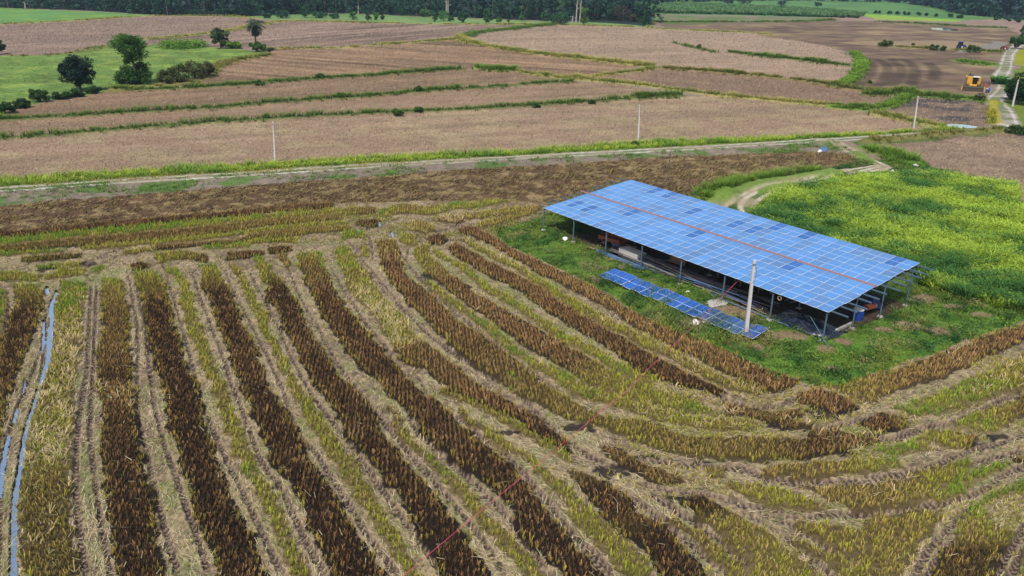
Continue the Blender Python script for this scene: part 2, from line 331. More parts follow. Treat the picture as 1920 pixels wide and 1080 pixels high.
# thin strips: centre line with width in pixels
THIN = [
 ('720,765,8 740,787,12 767,820,14 800,853,17 833,887,20 863,920,22 893,960,24 923,993,28 960,1030,32 985,1067,34 1005,1095,36', '0 0 .3 .4,.4 .1 .8 0,1 .1 .6 0'),
 ('857,770,10 897,800,12 927,823,14 960,847,16 993,867,18 1027,900,22 1060,927,25 1093,970,28 1127,1000,30 1160,1033,32 1200,1090,34', '0 0 .4 0,.4 0 .8 0,1 .1 .7 0'),
 ('830,735,10 880,753,12 923,777,12 960,800,13 1010,830,14 1077,868,14', '0 0 .5 0,1 .1 .8 0'),
 ('800,530,8 827,553,11 857,577,12 887,600,13 923,627,14 960,657,15 1000,683,17 1040,703,18 1087,732,20 1147,750,20 1193,767,18 1243,783,17 1293,793,15 1360,800,15 1412,803,12', '0 0 .7 0,.4 0 .9 0,1 .1 .6 .2'),
 ('815,470,8 847,493,10 880,513,12 913,540,13 960,570,14 1010,600,15 1050,630,16 1093,653,17 1140,680,18 1187,703,16 1230,722,14', '0 0 .8 0,1 0 .8 0'),
 ('867,450,6 900,468,9 967,503,12 1017,533,13 1067,567,15 1117,595,17 1167,623,18 1217,647,18 1267,670,17 1317,697,16 1367,720,14 1420,733,12', '0 0 .5 .2,.4 0 .8 0,1 .1 .5 .3'),
 ('890,600,6 930,627,7 980,668,9', '0 .1 .9 0,1 0 .9 0'),
 ('1253,973,9 1293,997,10 1327,1027,12 1360,1053,16 1393,1077,20 1420,1095,22', '0 .1 .3 .2,1 .1 .7 0'),
 ('1487,1013,8 1518,1028,10 1551,1049,18 1585,1072,26 1610,1095,30', '0 0 .5 .2,1 0 .7 0'),
 ('1360,770,16 1400,775,14 1440,783,14 1480,779,12 1500,775,8', '0 .2 .1 .4,.5 .4 .1 .2,1 .6 .1 .2'),
 ('1440,795,8 1480,799,12 1520,796,10', '0 .8 .1 .1,1 .5 .1 .2'),
 ('960,735,6 975,722,6 950,705,5', '0 0 .9 0,1 0 .9 0'),
 ('1325,888,14 1355,888,10', '0 .1 .6 .2,1 .1 .6 .2'),
 ('600,475,6 605,490,7 608,505,6', '0 0 .9 0,1 0 .9 0'),
]
# wheel ruts: centre line with width
RUT = [
 '1160,870,8 1207,866,9 1247,868,9 1327,877,10 1393,880,10 1440,900,12 1518,906,12 1596,904,11 1647,896,11 1699,888,10 1751,873,10 1816,849,9 1900,825,8 1990,790,8',
 '1373,963,9 1440,968,12 1518,967,14 1596,966,13 1673,958,12 1751,948,12 1803,935,11 1829,927,10 1881,900,10 1930,872,10 2000,840,10',
 '1193,905,7 1247,920,8 1320,927,8 1393,947,8 1440,955,9 1531,959,9',
 '1816,950,8 1795,978,10 1764,1005,12 1733,1046,14 1705,1095,16', '1838,950,8 1812,985,10 1785,1020,12 1759,1045,14 1735,1095,16',
 '1940,965,12 1920,987,12 1891,1033,15 1862,1095,18', '1960,990,12 1920,1033,14 1904,1060,15 1885,1095,17',
 '1400,965,9 1440,985,10 1479,1013,11 1518,1044,13 1570,1095,15', '1445,968,9 1479,982,10 1518,1010,10 1557,1033,11 1600,1062,12 1630,1095,14',
 '1120,905,7 1160,920,9 1193,938,10 1243,980,12 1293,1020,13 1343,1060,14 1380,1095,15', '1215,925,9 1260,950,11 1310,987,12 1360,1027,13 1410,1063,14 1450,1095,15',
 '172,529,7 169,557,8 167,600,9 165,641,11 162,700,12 155,737,14 145,803,15 142,870,17 143,937,18 150,1003,19 157,1060,20 163,1095,21',
 '181,530,6 180,557,8 178,600,9 176,641,9 174,700,11 172,737,12 168,803,14 175,880,14 182,937,15 192,1003,16 203,1060,17 212,1095,18',
 '238,505,6 243,529,7 250,571,8 257,613,9 258,680,10 258,770,12 270,830,13 287,903,15 300,953,16 317,1020,18 338,1095,20',
 '253,520,5 262,571,7 271,613,8 280,690,10 290,763,12 307,830,13 327,887,14 347,947,16 370,1007,18 396,1095,20',
 '303,490,6 317,529,7 331,578,8 341,613,9 360,680,10 380,760,11 403,813,13 430,873,14 460,933,16 485,985,17 517,1053,19 540,1095,20',
 '360,505,6 372,545,7 392,600,8 415,660,9 435,720,10 462,790,12 490,863,14 520,907,14 547,960,16 573,1013,17 603,1067,18 618,1095,18',
 '418,500,6 436,540,7 470,605,8 500,665,9 530,730,10 557,807,12 590,847,13 623,897,14 657,950,16 687,1000,17 727,1053,18 755,1095,19',
 '462,500,5 490,550,7 520,610,8 552,680,9 583,735,10 620,787,12 653,827,13 687,877,14 723,927,15 760,980,16 797,1030,17 840,1095,19',
 '540,500,6 565,560,7 600,620,8 640,690,9 697,763,12 740,817,13 780,863,14 820,910,15 857,953,16 897,1003,17 930,1053,18 958,1095,19',
 '620,500,6 650,550,7 690,610,8 735,670,10 773,793,11 813,837,13 853,873,14 897,913,15 930,947,15 960,980,17 993,1030,18 1040,1095,20',
 '780,700,8 813,753,9 863,787,10 913,827,11 967,870,13 1003,913,14 1043,960,16 1080,1007,17 1117,1047,18 1155,1095,19',
 '985,850,9 1027,887,11 1070,930,13 1117,980,15 1160,1023,17 1225,1095,19',
 '673,470,6 680,490,6 693,513,7 727,550,8 770,593,9 807,630,10 863,670,11 913,703,12 960,730,12 1010,777,12 1053,817,11 1103,853,10 1160,880,9',
 '655,452,5 668,470,6 690,500,6 715,527,7 745,565,8', '690,440,5 697,460,6 699,490,6',
 '742,450,5 750,470,6 763,493,7 787,520,8 813,550,8 857,587,9 900,622,10 950,665,10 1000,700,11 1050,735,11',
 '763,500,6 766,470,6 780,455,6 800,447,5 860,420,5 900,407,5 960,393,5 1030,377,4', '795,500,6 800,470,6 813,458,6 850,448,5 880,440,5 923,423,5 985,405,5',
 '560,385,4 600,410,4 650,425,5 700,432,5 760,445,5 830,430,4 900,418,4',
 '113,540,6 120,525,5 141,508,5 183,483,5 232,466,5 299,453,4 380,446,4', '160,520,5 200,490,5 240,478,5 300,470,5 350,470,4', '0,505,4 40,500,4 60,492,4',
 '12,540,8 14,580,9 10,610,10 2,650,11 -12,700,12 -30,780,14',
 '86,640,6 72,670,8 60,700,9 45,735,10 28,777,12 13,830,14 5,880,15 -2,950,18 -5,1095,20', '82,560,7 85,620,8 78,690,9 70,730,9 52,797,10 42,840,11 34,887,13 26,937,15 24,1003,17 23,1095,18',
 '1500,745,8 1460,760,8 1420,765,8 1380,755,8 1340,740,7', '1920,720,9 1850,752,10 1790,790,11 1740,800,11 1690,818,12 1640,828,11', '2000,690,8 1905,738,8 1840,768,9 1780,795,9',
 '1680,775,7 1600,790,8 1560,800,8 1500,806,8', '1360,770,8 1300,762,8 1260,750,8 1200,730,8',
 '1920,845,8 1850,862,9 1800,875,9 1760,895,9', '1860,905,9 1900,885,9 1960,860,9',
]
WATER = [  # shallow water lying in the ruts: centre line with width
 '106,546,6 100,558,7 96,570,10 95,600,13 92,640,14 88,680,13 82,700,11 72,727,9 62,760,8 50,797,9 42,837,10 36,880,11 30,915,11 27,937,13', '80,600,5 80,640,6 76,660,4',
 '87,537,8 88,552,7', '60,770,4 50,797,8 44,830,8 40,850,7', '36,880,9 33,905,8', '28,925,10 26,950,12 25,1003,14 24,1040,15 24,1100,16',
 '30,765,5 26,790,6', '14,815,7 12,830,7 8,850,9 2,885,11 -4,930,13', '10,845,6 6,860,9 2,880,10', '46,710,4 42,735,5',
 '709,415,6 713,424,7', '733,434,5 738,445,6', '668,428,3 672,433,3',
 '1774,235,4 1800,237,8 1830,239,5', '1746,54,3 1770,55,6 1796,57,4',
]
MUD = [  # wet dark mud patches: x,y,rx,ry
 (1150,885,30,12),(1085,803,26,7),(1000,800,10,4),(955,812,18,4),(1300,835,22,4),(1540,775,30,9),(1575,770,26,8),(1460,800,22,8),(1640,818,22,5),(1590,852,26,6),
 (1830,835,22,5),(1870,820,20,5),(1290,935,28,8),(1420,770,12,5),(735,500,8,3),(800,520,14,5),(1210,860,20,6),(90,505,16,4),(160,495,18,4),(520,450,16,4),(1560,760,16,6),(1175,868,14,3),(820,450,14,4),(1045,825,10,6),(1320,870,20,4),
]
def _pts(s): return np.array([[float(a) for a in p.split(',')] for p in s.split()])
def _keys(s): return np.array([[float(a) for a in p.split()] for p in s.split(',')])

# raster of the plan, 8 cm cells
GX0, GY0, GC = -80., 20., .08
GW, GHt = int(165/GC), int(105/GC)
R_m = np.zeros((GHt, GW), np.uint8); R_d = np.zeros((GHt, GW), np.float32); R_g = R_d.copy(); R_p = R_d.copy(); R_t = R_d.copy()
R_rut = R_d.copy(); R_rt = R_d.copy(); R_rs = R_d.copy(); R_w = np.zeros((GHt, GW), np.uint8)
def cell(x, y):
    i = ((x-GX0)/GC).astype(int); j = ((y-GY0)/GC).astype(int)
    ok = (i >= 0) & (i < GW) & (j >= 0) & (j < GHt)
    return np.clip(j, 0, GHt-1), np.clip(i, 0, GW-1), ok
def strip(L, R, step=.055):
    n = int(max(np.linalg.norm(np.diff(L, axis=0), axis=1).sum(), np.linalg.norm(np.diff(R, axis=0), axis=1).sum())/step)+2
    L = resamp(L, n); R = resamp(R, n); wdt = np.linalg.norm(R-L, axis=1).max(); m = int(wdt/step)+2
    t = np.linspace(0, 1, m)
    X = L[:, None, :]*(1-t)[None, :, None]+R[:, None, :]*t[None, :, None]
    s = np.linspace(0, 1, n)
    mid = (L+R)/2; al = np.r_[0, np.cumsum(np.linalg.norm(np.diff(mid, axis=0), axis=1))]
    return X, np.broadcast_to(s[:, None], (n, m)), np.broadcast_to(t[None]*2-1, (n, m)), np.broadcast_to(al[:, None], (n, m))
def cen(s, z_=1.):
    p = _pts(s); c = p[:, :2]; d = np.gradient(c, axis=0); d /= np.linalg.norm(d, axis=1)[:, None]+1e-9
    nrm = np.stack([-d[:, 1], d[:, 0]], 1)
    wd = p[:, 2:]*np.where((c[:, :1] > 1080) & (c[:, 1:2] > 700), 1.5, 1.)*z_
    a = c-nrm*wd/2; b = c+nrm*wd/2
    return dens(P2(a), .4), dens(P2(b), .4)
def put(L, R, K):
    X, s, t, al = strip(L, R); j, i, ok = cell(X[..., 0], X[..., 1]); j, i, s, t = j[ok], i[ok], s[ok], t[ok]
    R_m[j, i] = 1; R_t[j, i] = t
    for arr, c in ((R_d, 1), (R_g, 2), (R_p, 3)): arr[j, i] = np.interp(s, K[:, 0], K[:, c])
for s in RUT:
    L, R = cen(s); X, ss, t, al = strip(L, R); j, i, ok = cell(X[..., 0], X[..., 1])
    fade = sm(0, .04, ss)*sm(1, .96, ss)
    R_rut[j[ok], i[ok]] = fade[ok]; R_rt[j[ok], i[ok]] = t[ok]; R_rs[j[ok], i[ok]] = al[ok]
for L, R, K in RIB: put(dens(P2(_pts(L)), .4), dens(P2(_pts(R)), .4), _keys(K))
for s, K in THIN: put(*cen(s), _keys(K))
for s in WATER:
    L, R = cen(s, .78); X, ss, t, al = strip(L, R); ok_ = (fbm(X[..., 0]*1.3, X[..., 1]*1.3, 97, 2)-.5)*1.1+1 > np.abs(t); j, i, ok = cell(X[..., 0], X[..., 1]); ok &= ok_; R_w[j[ok], i[ok]] = 1
_dx = np.zeros((110, 170)); _dy = _dx.copy()
def _dir(p):
    d = np.diff(p, axis=0); L = np.linalg.norm(d, axis=1)+1e-9; a = np.arctan2(d[:, 1], d[:, 0])*2
    i = np.clip((p[:-1, 0]+85).astype(int), 0, 169); j = np.clip((p[:-1, 1]-15).astype(int), 0, 109)
    np.add.at(_dx, (j, i), np.cos(a)*L); np.add.at(_dy, (j, i), np.sin(a)*L)
for L, R, K in RIB: _dir(dens(P2(_pts(L)), .4)); _dir(dens(P2(_pts(R)), .4))
for s in RUT: L, R = cen(s); _dir((L+R)/2 if len(L) == len(R) else L)
for _ in range(14):
    for arr in (_dx, _dy): arr[1:-1, 1:-1] = arr[1:-1, 1:-1]*.5+.125*(arr[2:, 1:-1]+arr[:-2, 1:-1]+arr[1:-1, 2:]+arr[1:-1, :-2])
def swdir(x, y):
    i = np.clip((x+85).astype(int), 0, 169); j = np.clip((y-15).astype(int), 0, 109); return np.arctan2(_dy[j, i], _dx[j, i]+1e-9)/2
def mudmask(x, y):
    o = np.zeros(x.shape)
    for (px, py, rx, ry) in MUD:
        gx, gy = unp(px, py); s1 = ppm(gx, gy)/1.3; cx_, cy_ = rx/s1, ry/s1/max(.2, CH/math.hypot(CH, gy))
        k = np.nonzero((np.abs(x-gx) < cx_*2) & (np.abs(y-gy) < cy_*2))[0]
        if len(k):
            dd = np.hypot((x[k]-gx)/cx_, (y[k]-gy)/cy_)+(fbm(x[k]*3, y[k]*3, 12, 2)-.5)*1.2; o[k] = np.maximum(o[k], sm(1.1, .7, dd))
    return o
FARW = [cen(s) for s in WATER[-2:]]
def warp(x, y, a=.2):
    return x+(vn(x*1.7, y*1.7, 91)-.5)*2*a+(vn(x*.35, y*.35, 93)-.5)*a*2, y+(vn(x*1.7, y*1.7, 92)-.5)*2*a+(vn(x*.35, y*.35, 94)-.5)*a*2
def look(x, y):
    wx, wy = warp(x, y); j, i, ok = cell(wx, wy)
    m = (R_m[j, i] > 0) & ok
    return m, R_d[j, i], R_g[j, i], R_p[j, i], R_t[j, i]
def lookrut(x, y):
    j, i, ok = cell(x, y); return R_rut[j, i]*ok, R_rt[j, i], R_rs[j, i], (R_w[j, i] > 0) & ok

# ---------------------------------------------------------------- zones of land
# cls: 0 rice field 1 ploughed field 2 dirt road 3 pasture 4 yard 5 water 6 bank 7 crop field 8 forest floor
def Z(cls, poly, rgb, streak=None, amp=0., freq=.5, nv=.12, rgb2=None, n2=.05):
    return dict(cls=cls, poly=P2(_pts(poly)), rgb=A(*rgb), streak=streak, amp=amp, freq=freq, nv=nv, rgb2=None if rgb2 is None else A(*rgb2), n2=n2)
ZONES = [
 Z(1, '-900,110 -900,20 0,45 150,38 280,30 420,31 480,35 545,40 480,48 420,60 330,70 270,74 200,85 110,103 60,104 0,105', (146,126,118), '0,60 300,55', .25, .5),
 Z(3, '-900,20 -900,-5 0,14 100,19 190,22 292,30 150,38 0,46', (104,150,80), nv=.1, rgb2=(125,160,70)),
 Z(3, '410,32 480,30 600,25 700,27 860,33 960,38 1100,42 1240,42 1215,52 1100,47 1040,47 860,46 640,42 545,40 480,35', (116,148,88), nv=.12, rgb2=(130,150,90)),
 Z(8, '-900,22 -900,-45 700,-30 1200,-18 1245,6 1250,28 1232,46 1210,48 1100,41 960,37 860,32 700,26 600,24 480,29 410,31 292,29 190,21 0,14', (36,52,44)),
 Z(3, '-300,150 -300,108 60,104 110,103 200,85 280,84 400,88 500,98 492,106 420,118 375,145 310,155 200,172 100,188 0,210 -200,240', (108, 136, 64), nv=.26, rgb2=(132, 152, 70), n2=.12),
 Z(1, '640,42 860,46 1040,47 1000,51 950,57 900,62 870,70 850,75 780,80 700,86 640,89 500,92 400,88 280,84 270,74 330,70 420,60 480,48 545,40', (139,119,112), '520,80 900,46', .75, .5),
 Z(1, '500,98 500,92 640,90 700,86 780,80 850,75 870,78 930,90 1000,101 1090,112 1200,124 1130,142 1080,151 1000,141 968,133 895,130 865,131 790,136 700,143 600,149 520,155 420,163 330,168 215,172 310,155 375,145 420,118', (143,118,98), '640,100 1000,125', .7, .5),
 Z(1, '1040,47 1215,52 1145,58 1200,65 1280,85 1350,100 1450,110 1500,115 1590,126 1570,160 1430,145 1330,136 1240,130 1215,127 1090,112 1000,101 930,90 870,78 870,70 950,57', (162,141,127), '1000,100 1400,90', .22, .5),
 Z(1, '1145,58 1215,52 1260,56 1400,62 1560,88 1605,112 1590,126 1500,115 1350,100 1280,85 1200,65', (165,144,131), '1100,60 1500,90', .08, .5),
 Z(1, '1225,42 1560,38 1700,42 1890,53 1925,70 1890,100 1870,120 1850,180 1830,188 1745,183 1700,180 1600,168 1570,160 1610,130 1600,103 1560,88 1400,62 1260,56', (118,98,86), '1300,60 1800,56', .45, .35, nv=.2, rgb2=(142,122,92), n2=.06),
 Z(1, '1560,80 1640,76 1800,76 1880,85 1890,100 1800,95 1700,92 1640,86', (150,132,110), nv=.1),
 Z(1, '1640,207 1700,188 1745,185 1830,190 1855,205 1850,236 1770,240 1700,226 1640,216', (128,110,98), nv=.16, rgb2=(84,76,76), n2=.09),
 Z(1, '-300,272 -300,205 0,212 100,190 200,173 330,168 420,163 700,143 865,131 968,133 1075,155 900,166 680,183 500,195 200,216 0,227 -300,262', (138,116,97), '200,200 700,165', .3, .6, nv=.14),
 Z(1, '-400,310 -300,240 0,227 200,216 420,203 680,183 900,166 1075,155 1160,157 1270,182 1090,193 870,207 540,222 180,248 0,262', (147,125,107), '200,230 700,200', .25, .6, nv=.14),
 Z(1, '-500,400 -400,305 0,262 180,248 540,222 870,207 1180,187 1270,182 1340,180 1550,200 1640,214 1700,228 1760,240 1700,246 1500,254 1200,265 1000,280 700,293 500,305 200,322 0,335', (152,131,114), '200,280 900,240', .22, .6, nv=.12, rgb2=(163,143,112), n2=.1),
 Z(1, '1160,157 1240,130 1330,136 1430,145 1570,160 1680,178 1640,205 1550,200 1450,190 1340,180 1250,168', (132,110,96), '1200,150 1600,185', .14, .5),
 Z(1, '1080,151 1130,142 1215,127 1240,131 1200,150 1160,157', (140,117,100)),
 # strip south of the road: bank then rough dark field
 Z(6, '-500,430 -500,375 0,358 200,345 550,325 900,303 1200,288 1500,270 1560,268 1600,285 1550,285 1300,292 1100,303 900,316 600,338 300,362 0,384 -500,430', (140,126,112), nv=.16, rgb2=(96,120,62), n2=.16),
 Z(1, '-500,490 -500,415 0,384 300,362 600,338 900,316 1100,303 1300,292 1550,284 1600,292 1612,306 1540,318 1480,333 1380,352 1320,372 1250,385 1182,345 1020,385 900,376 620,381 480,391 200,417 0,436', (100,80,60), '0,400 800,340', .22, .8, nv=.24, rgb2=(146,126,88), n2=.45),
 Z(1, '1615,288 1600,272 1750,262 1885,248 2200,225 2300,300 2200,420 1905,372 1905,340 1840,330 1760,312 1680,302', (150,130,116), '1650,290 1900,275', .12, .6, rgb2=(134,112,95), n2=.12),
 Z(6, '1590,268 1750,254 1880,242 1885,250 1750,264 1620,276', (112,100,84), nv=.2, rgb2=(92,110,50)),
 # grass of the yard and along the lane
 Z(4, '920,432 967,420 1017,407 1100,360 1182,345 1300,385 1320,372 1380,352 1480,333 1540,318 1612,306 1650,300 1700,303 1760,314 1830,335 1840,350 1900,400 1930,480 2100,470 2080,540 1920,600 1872,618 1816,640 1760,662 1700,678 1640,697 1575,722 1520,722 1500,712 1450,696 1400,675 1330,645 1280,624 1230,604 1177,575 1133,547 1087,524 1040,500 987,477 943,454', (92,126,44), nv=.2, rgb2=(62,98,34), n2=.35),
 Z(7, '1415,389 1442,366 1488,343 1546,333 1623,327 1700,317 1758,316 1835,333 1901,335 1905,354 1897,366 1925,385 2200,420 2150,560 1980,570 1880,552 1800,535 1740,513 1725,495 1600,460 1500,432 1430,410', (60,88,28), nv=.2),
 # far right
 Z(1, '1550,33 1600,31 1640,36 1810,42 1860,36 2000,42 2600,60 2600,80 1925,66 1890,53 1760,47 1700,42 1560,38', (154,132,124)),
 Z(3, '1225,26 1300,30 1560,34 1580,36 1560,39 1225,42', (104,128,72), rgb2=(142,124,104), n2=.06),
 Z(3, '1232,42 1300,42 1560,37 1500,41 1300,46 1250,46', (98,112,60), rgb2=(120,104,84), n2=.08),
 Z(3, '1600,24 1625,26 1810,38 1790,41 1640,36', (142,176,64), nv=.06),
 Z(3, '1200,-40 2200,-25 2600,60 2000,42 1860,36 1810,38 1625,26 1600,24 1560,33 1225,26 1240,2', (86,130,72), '1250,5 1700,20', .1, .1, nv=.1, rgb2=(104,142,74)),
 Z(8, '1240,1 1500,-2 1620,0 1760,6 1800,14 1830,30 1900,36 2600,60 2600,-60 1200,-60', (40,60,52)),
 Z(6, '1780,100 1880,92 1880,80 1860,76 1840,85', (140,134,124)),
 Z(3, '1885,225 1860,190 1880,170 1892,160 1905,130 1920,90 1960,60 2600,80 2600,300 1985,250 1900,248', (100,124,46), nv=.15, rgb2=(120,134,52)),
 Z(3, '1900,92 1925,90 1990,100 1990,140 1915,125 1893,118', (150,150,34), nv=.06),
]
for q in ZONES:
    if q['cls'] == 1: q['rgb'] = q['rgb']*np.array([1.04, .99, .86])
ZC = [q for q in ZONES if q['cls'] == 7][0]
ZC['poly'] = P2(_pts('1415,389 1442,366 1488,343 1546,333 1623,327 1700,317 1758,316 1835,333 1901,335 1905,354 1897,366 1925,385 2200,420 2150,560 1980,570 1880,552 1800,535 1740,513 1725,495 1600,460 1500,432 1430,410'), 1.15)
ROADS = [  # centre, width m, twin tracks
 (P2(_pts('-500,385 -200,372 0,358 100,352 250,341 400,333 520,325 700,313 900,302 1100,291 1300,280 1450,271 1600,262 1750,252 1850,244 1892,240')), 2.7, 1),
 (P2(_pts('1892,243 1888,225 1882,210 1868,196 1866,187 1880,174 1884,164 1880,152 1877,142 1885,128 1888,115 1893,100 1905,88 1920,76 1945,62 1990,50')), 4.2, 2),
 (P2(_pts('1540,267 1565,269 1590,282 1616,297 1640,307 1658,316 1635,321 1604,323 1558,331 1488,343 1430,350 1380,370 1357,382 1330,400 1310,430')), 2.3, 3),
 (P2(_pts('1640,316 1604,323 1558,334 1488,348 1445,360 1411,376 1400,393 1412,408 1440,430')), 2.0, 3),
 (P2(_pts('1885,240 1910,244 1960,250 2100,262')), 3.5, 0),
]
ROADS = [(dens(a, 1.2 if a[:, 1].max() < 200 else 3.), b, c) for a, b, c in ROADS]
# field bunds: line, half width m, height m, palette, clump density per metre
BUNDS = [
 ('-300,282 0,262 180,248 360,234 540,222 740,212 870,207 980,200 1090,193 1180,187 1270,182', .9, .35, 0, 3.),
 ('-300,238 0,227 100,222 200,216 300,209 420,203 500,195 600,188 680,183 780,174 900,166 1000,159 1075,155', 1.0, .4, 0, 3.),
 ('215,172 330,168 420,163 520,155 600,149 700,143 790,136 865,131', 1.1, .4, 0, 3.),
 ('895,130 930,134 968,133', 1.5, .6, 3, 5.), ('968,133 1000,141 1060,147 1100,153', .8, .3, 1, 2.),
 ('1010,143 1080,151 1160,157 1250,168 1340,180 1450,190 1550,200 1620,207', 1.1, .4, 1, 3.),
 ('1190,187 1230,185 1275,182', 1.1, .5, 0, 4.),
 ('860,70 870,78 930,90 1000,101 1090,112 1200,124 1215,127', 1.7, .5, 1, 3.),
 ('1240,130 1330,136 1430,145 1520,155 1600,170 1680,178 1700,182', 1.1, .5, 2, 4.),
 ('1080,151 1130,142 1200,134 1230,128', .9, .3, 1, 3.),
 ('640,90 700,86 780,80 850,75 870,70', 1.2, .35, 1, 1.5), ('870,70 900,62 950,57 1000,51 1040,47', 2.2, .5, 0, 1.5), ('490,92 560,92 640,91', 1.2, .3, 1, 1.2),
 ('270,74 330,70 420,60 480,48 545,40 640,42 860,46 1040,47 1215,52', 1.8, .3, 1, 1.),
 ('0,46 150,39 280,31 420,31 480,35', 2., .3, 1, .6),
 ('1260,80 1290,88 1330,97 1350,100', .7, .3, 0, 1.), ('1365,100 1400,104 1450,110 1500,115 1590,126', 1.2, .6, 0, 3.),
 ('1600,100 1615,115 1610,135 1590,155 1570,164', 1.3, .4, 3, 4.),
 ('1705,182 1670,198 1625,208 1560,203', 1.2, .4, 3, 4.), ('1620,180 1660,180 1695,178', 1.0, .5, 0, 5.),
 ('1700,181 1745,184 1830,190 1868,197', 1.3, .5, 3, 4.),
 ('1640,215 1670,222 1700,228 1760,240', 1.4, .5, 1, 4.),
 ('1861,196 1864,210 1864,225 1868,236', .9, .3, 4, 5.),
 ('1215,52 1260,56 1400,62 1450,66', 2., .3, 1, .8), ('1225,42 1300,42 1500,41 1560,38', 2.5, .4, 0, .8), ('1640,41 1760,47 1890,54', 2.5, .4, 0, .7),
 ('1650,86 1700,90 1800,95 1880,99', 1.6, .4, 2, 1.6), ('1795,115 1830,120 1860,124', 2.5, .4, 3, 1.5),
 ('20,105 60,105 110,103 160,95 200,86', 1.5, .2, 2, .6),
 ('215,172 310,160 375,148 420,120 500,104', 1.8, .3, 2, 1.6),
 ('1560,330 1480,336 1420,346 1380,356 1345,372', 1.6, .5, 3, 6.), ('1345,372 1320,380', 2.2, .6, 3, 6.),
 ('1625,282 1660,295 1700,305 1720,308', 1.6, .6, 3, 5.), ('1605,290 1620,300 1632,308', 1., .3, 3, 3.),
 ('1630,268 1750,256 1870,246', 1.3, .4, 2, 2.),
 ('1480,350 1450,355 1425,365', .6, .2, 3, 4.),
]
BUNDS = [(dens(P2(_pts(a)), 2.), b*1.35, c*1.2, d, e) for a, b, c, d, e in BUNDS]
VERGE = P2(_pts('-500,395 -500,360 0,337 200,323 500,306 700,294 1000,281 1200,266 1500,255 1700,247 1790,240 1828,246 1700,256 1500,265 1200,281 1000,292 800,303 550,318 400,330 200,341 0,353'))

def zone_of(x, y, amp=.35):
    d = np.clip(y/60., .6, 6)
    wx = x+(lodn(x, y, .5, d, 31)-.5)*2*amp*d; wy = y+(lodn(x, y, .5, d, 32)-.5)*2*amp*d
    z = np.full(x.shape, -1)
    for k, q in enumerate(ZONES): z[inpoly(q['poly'], wx, wy)] = k
    return z

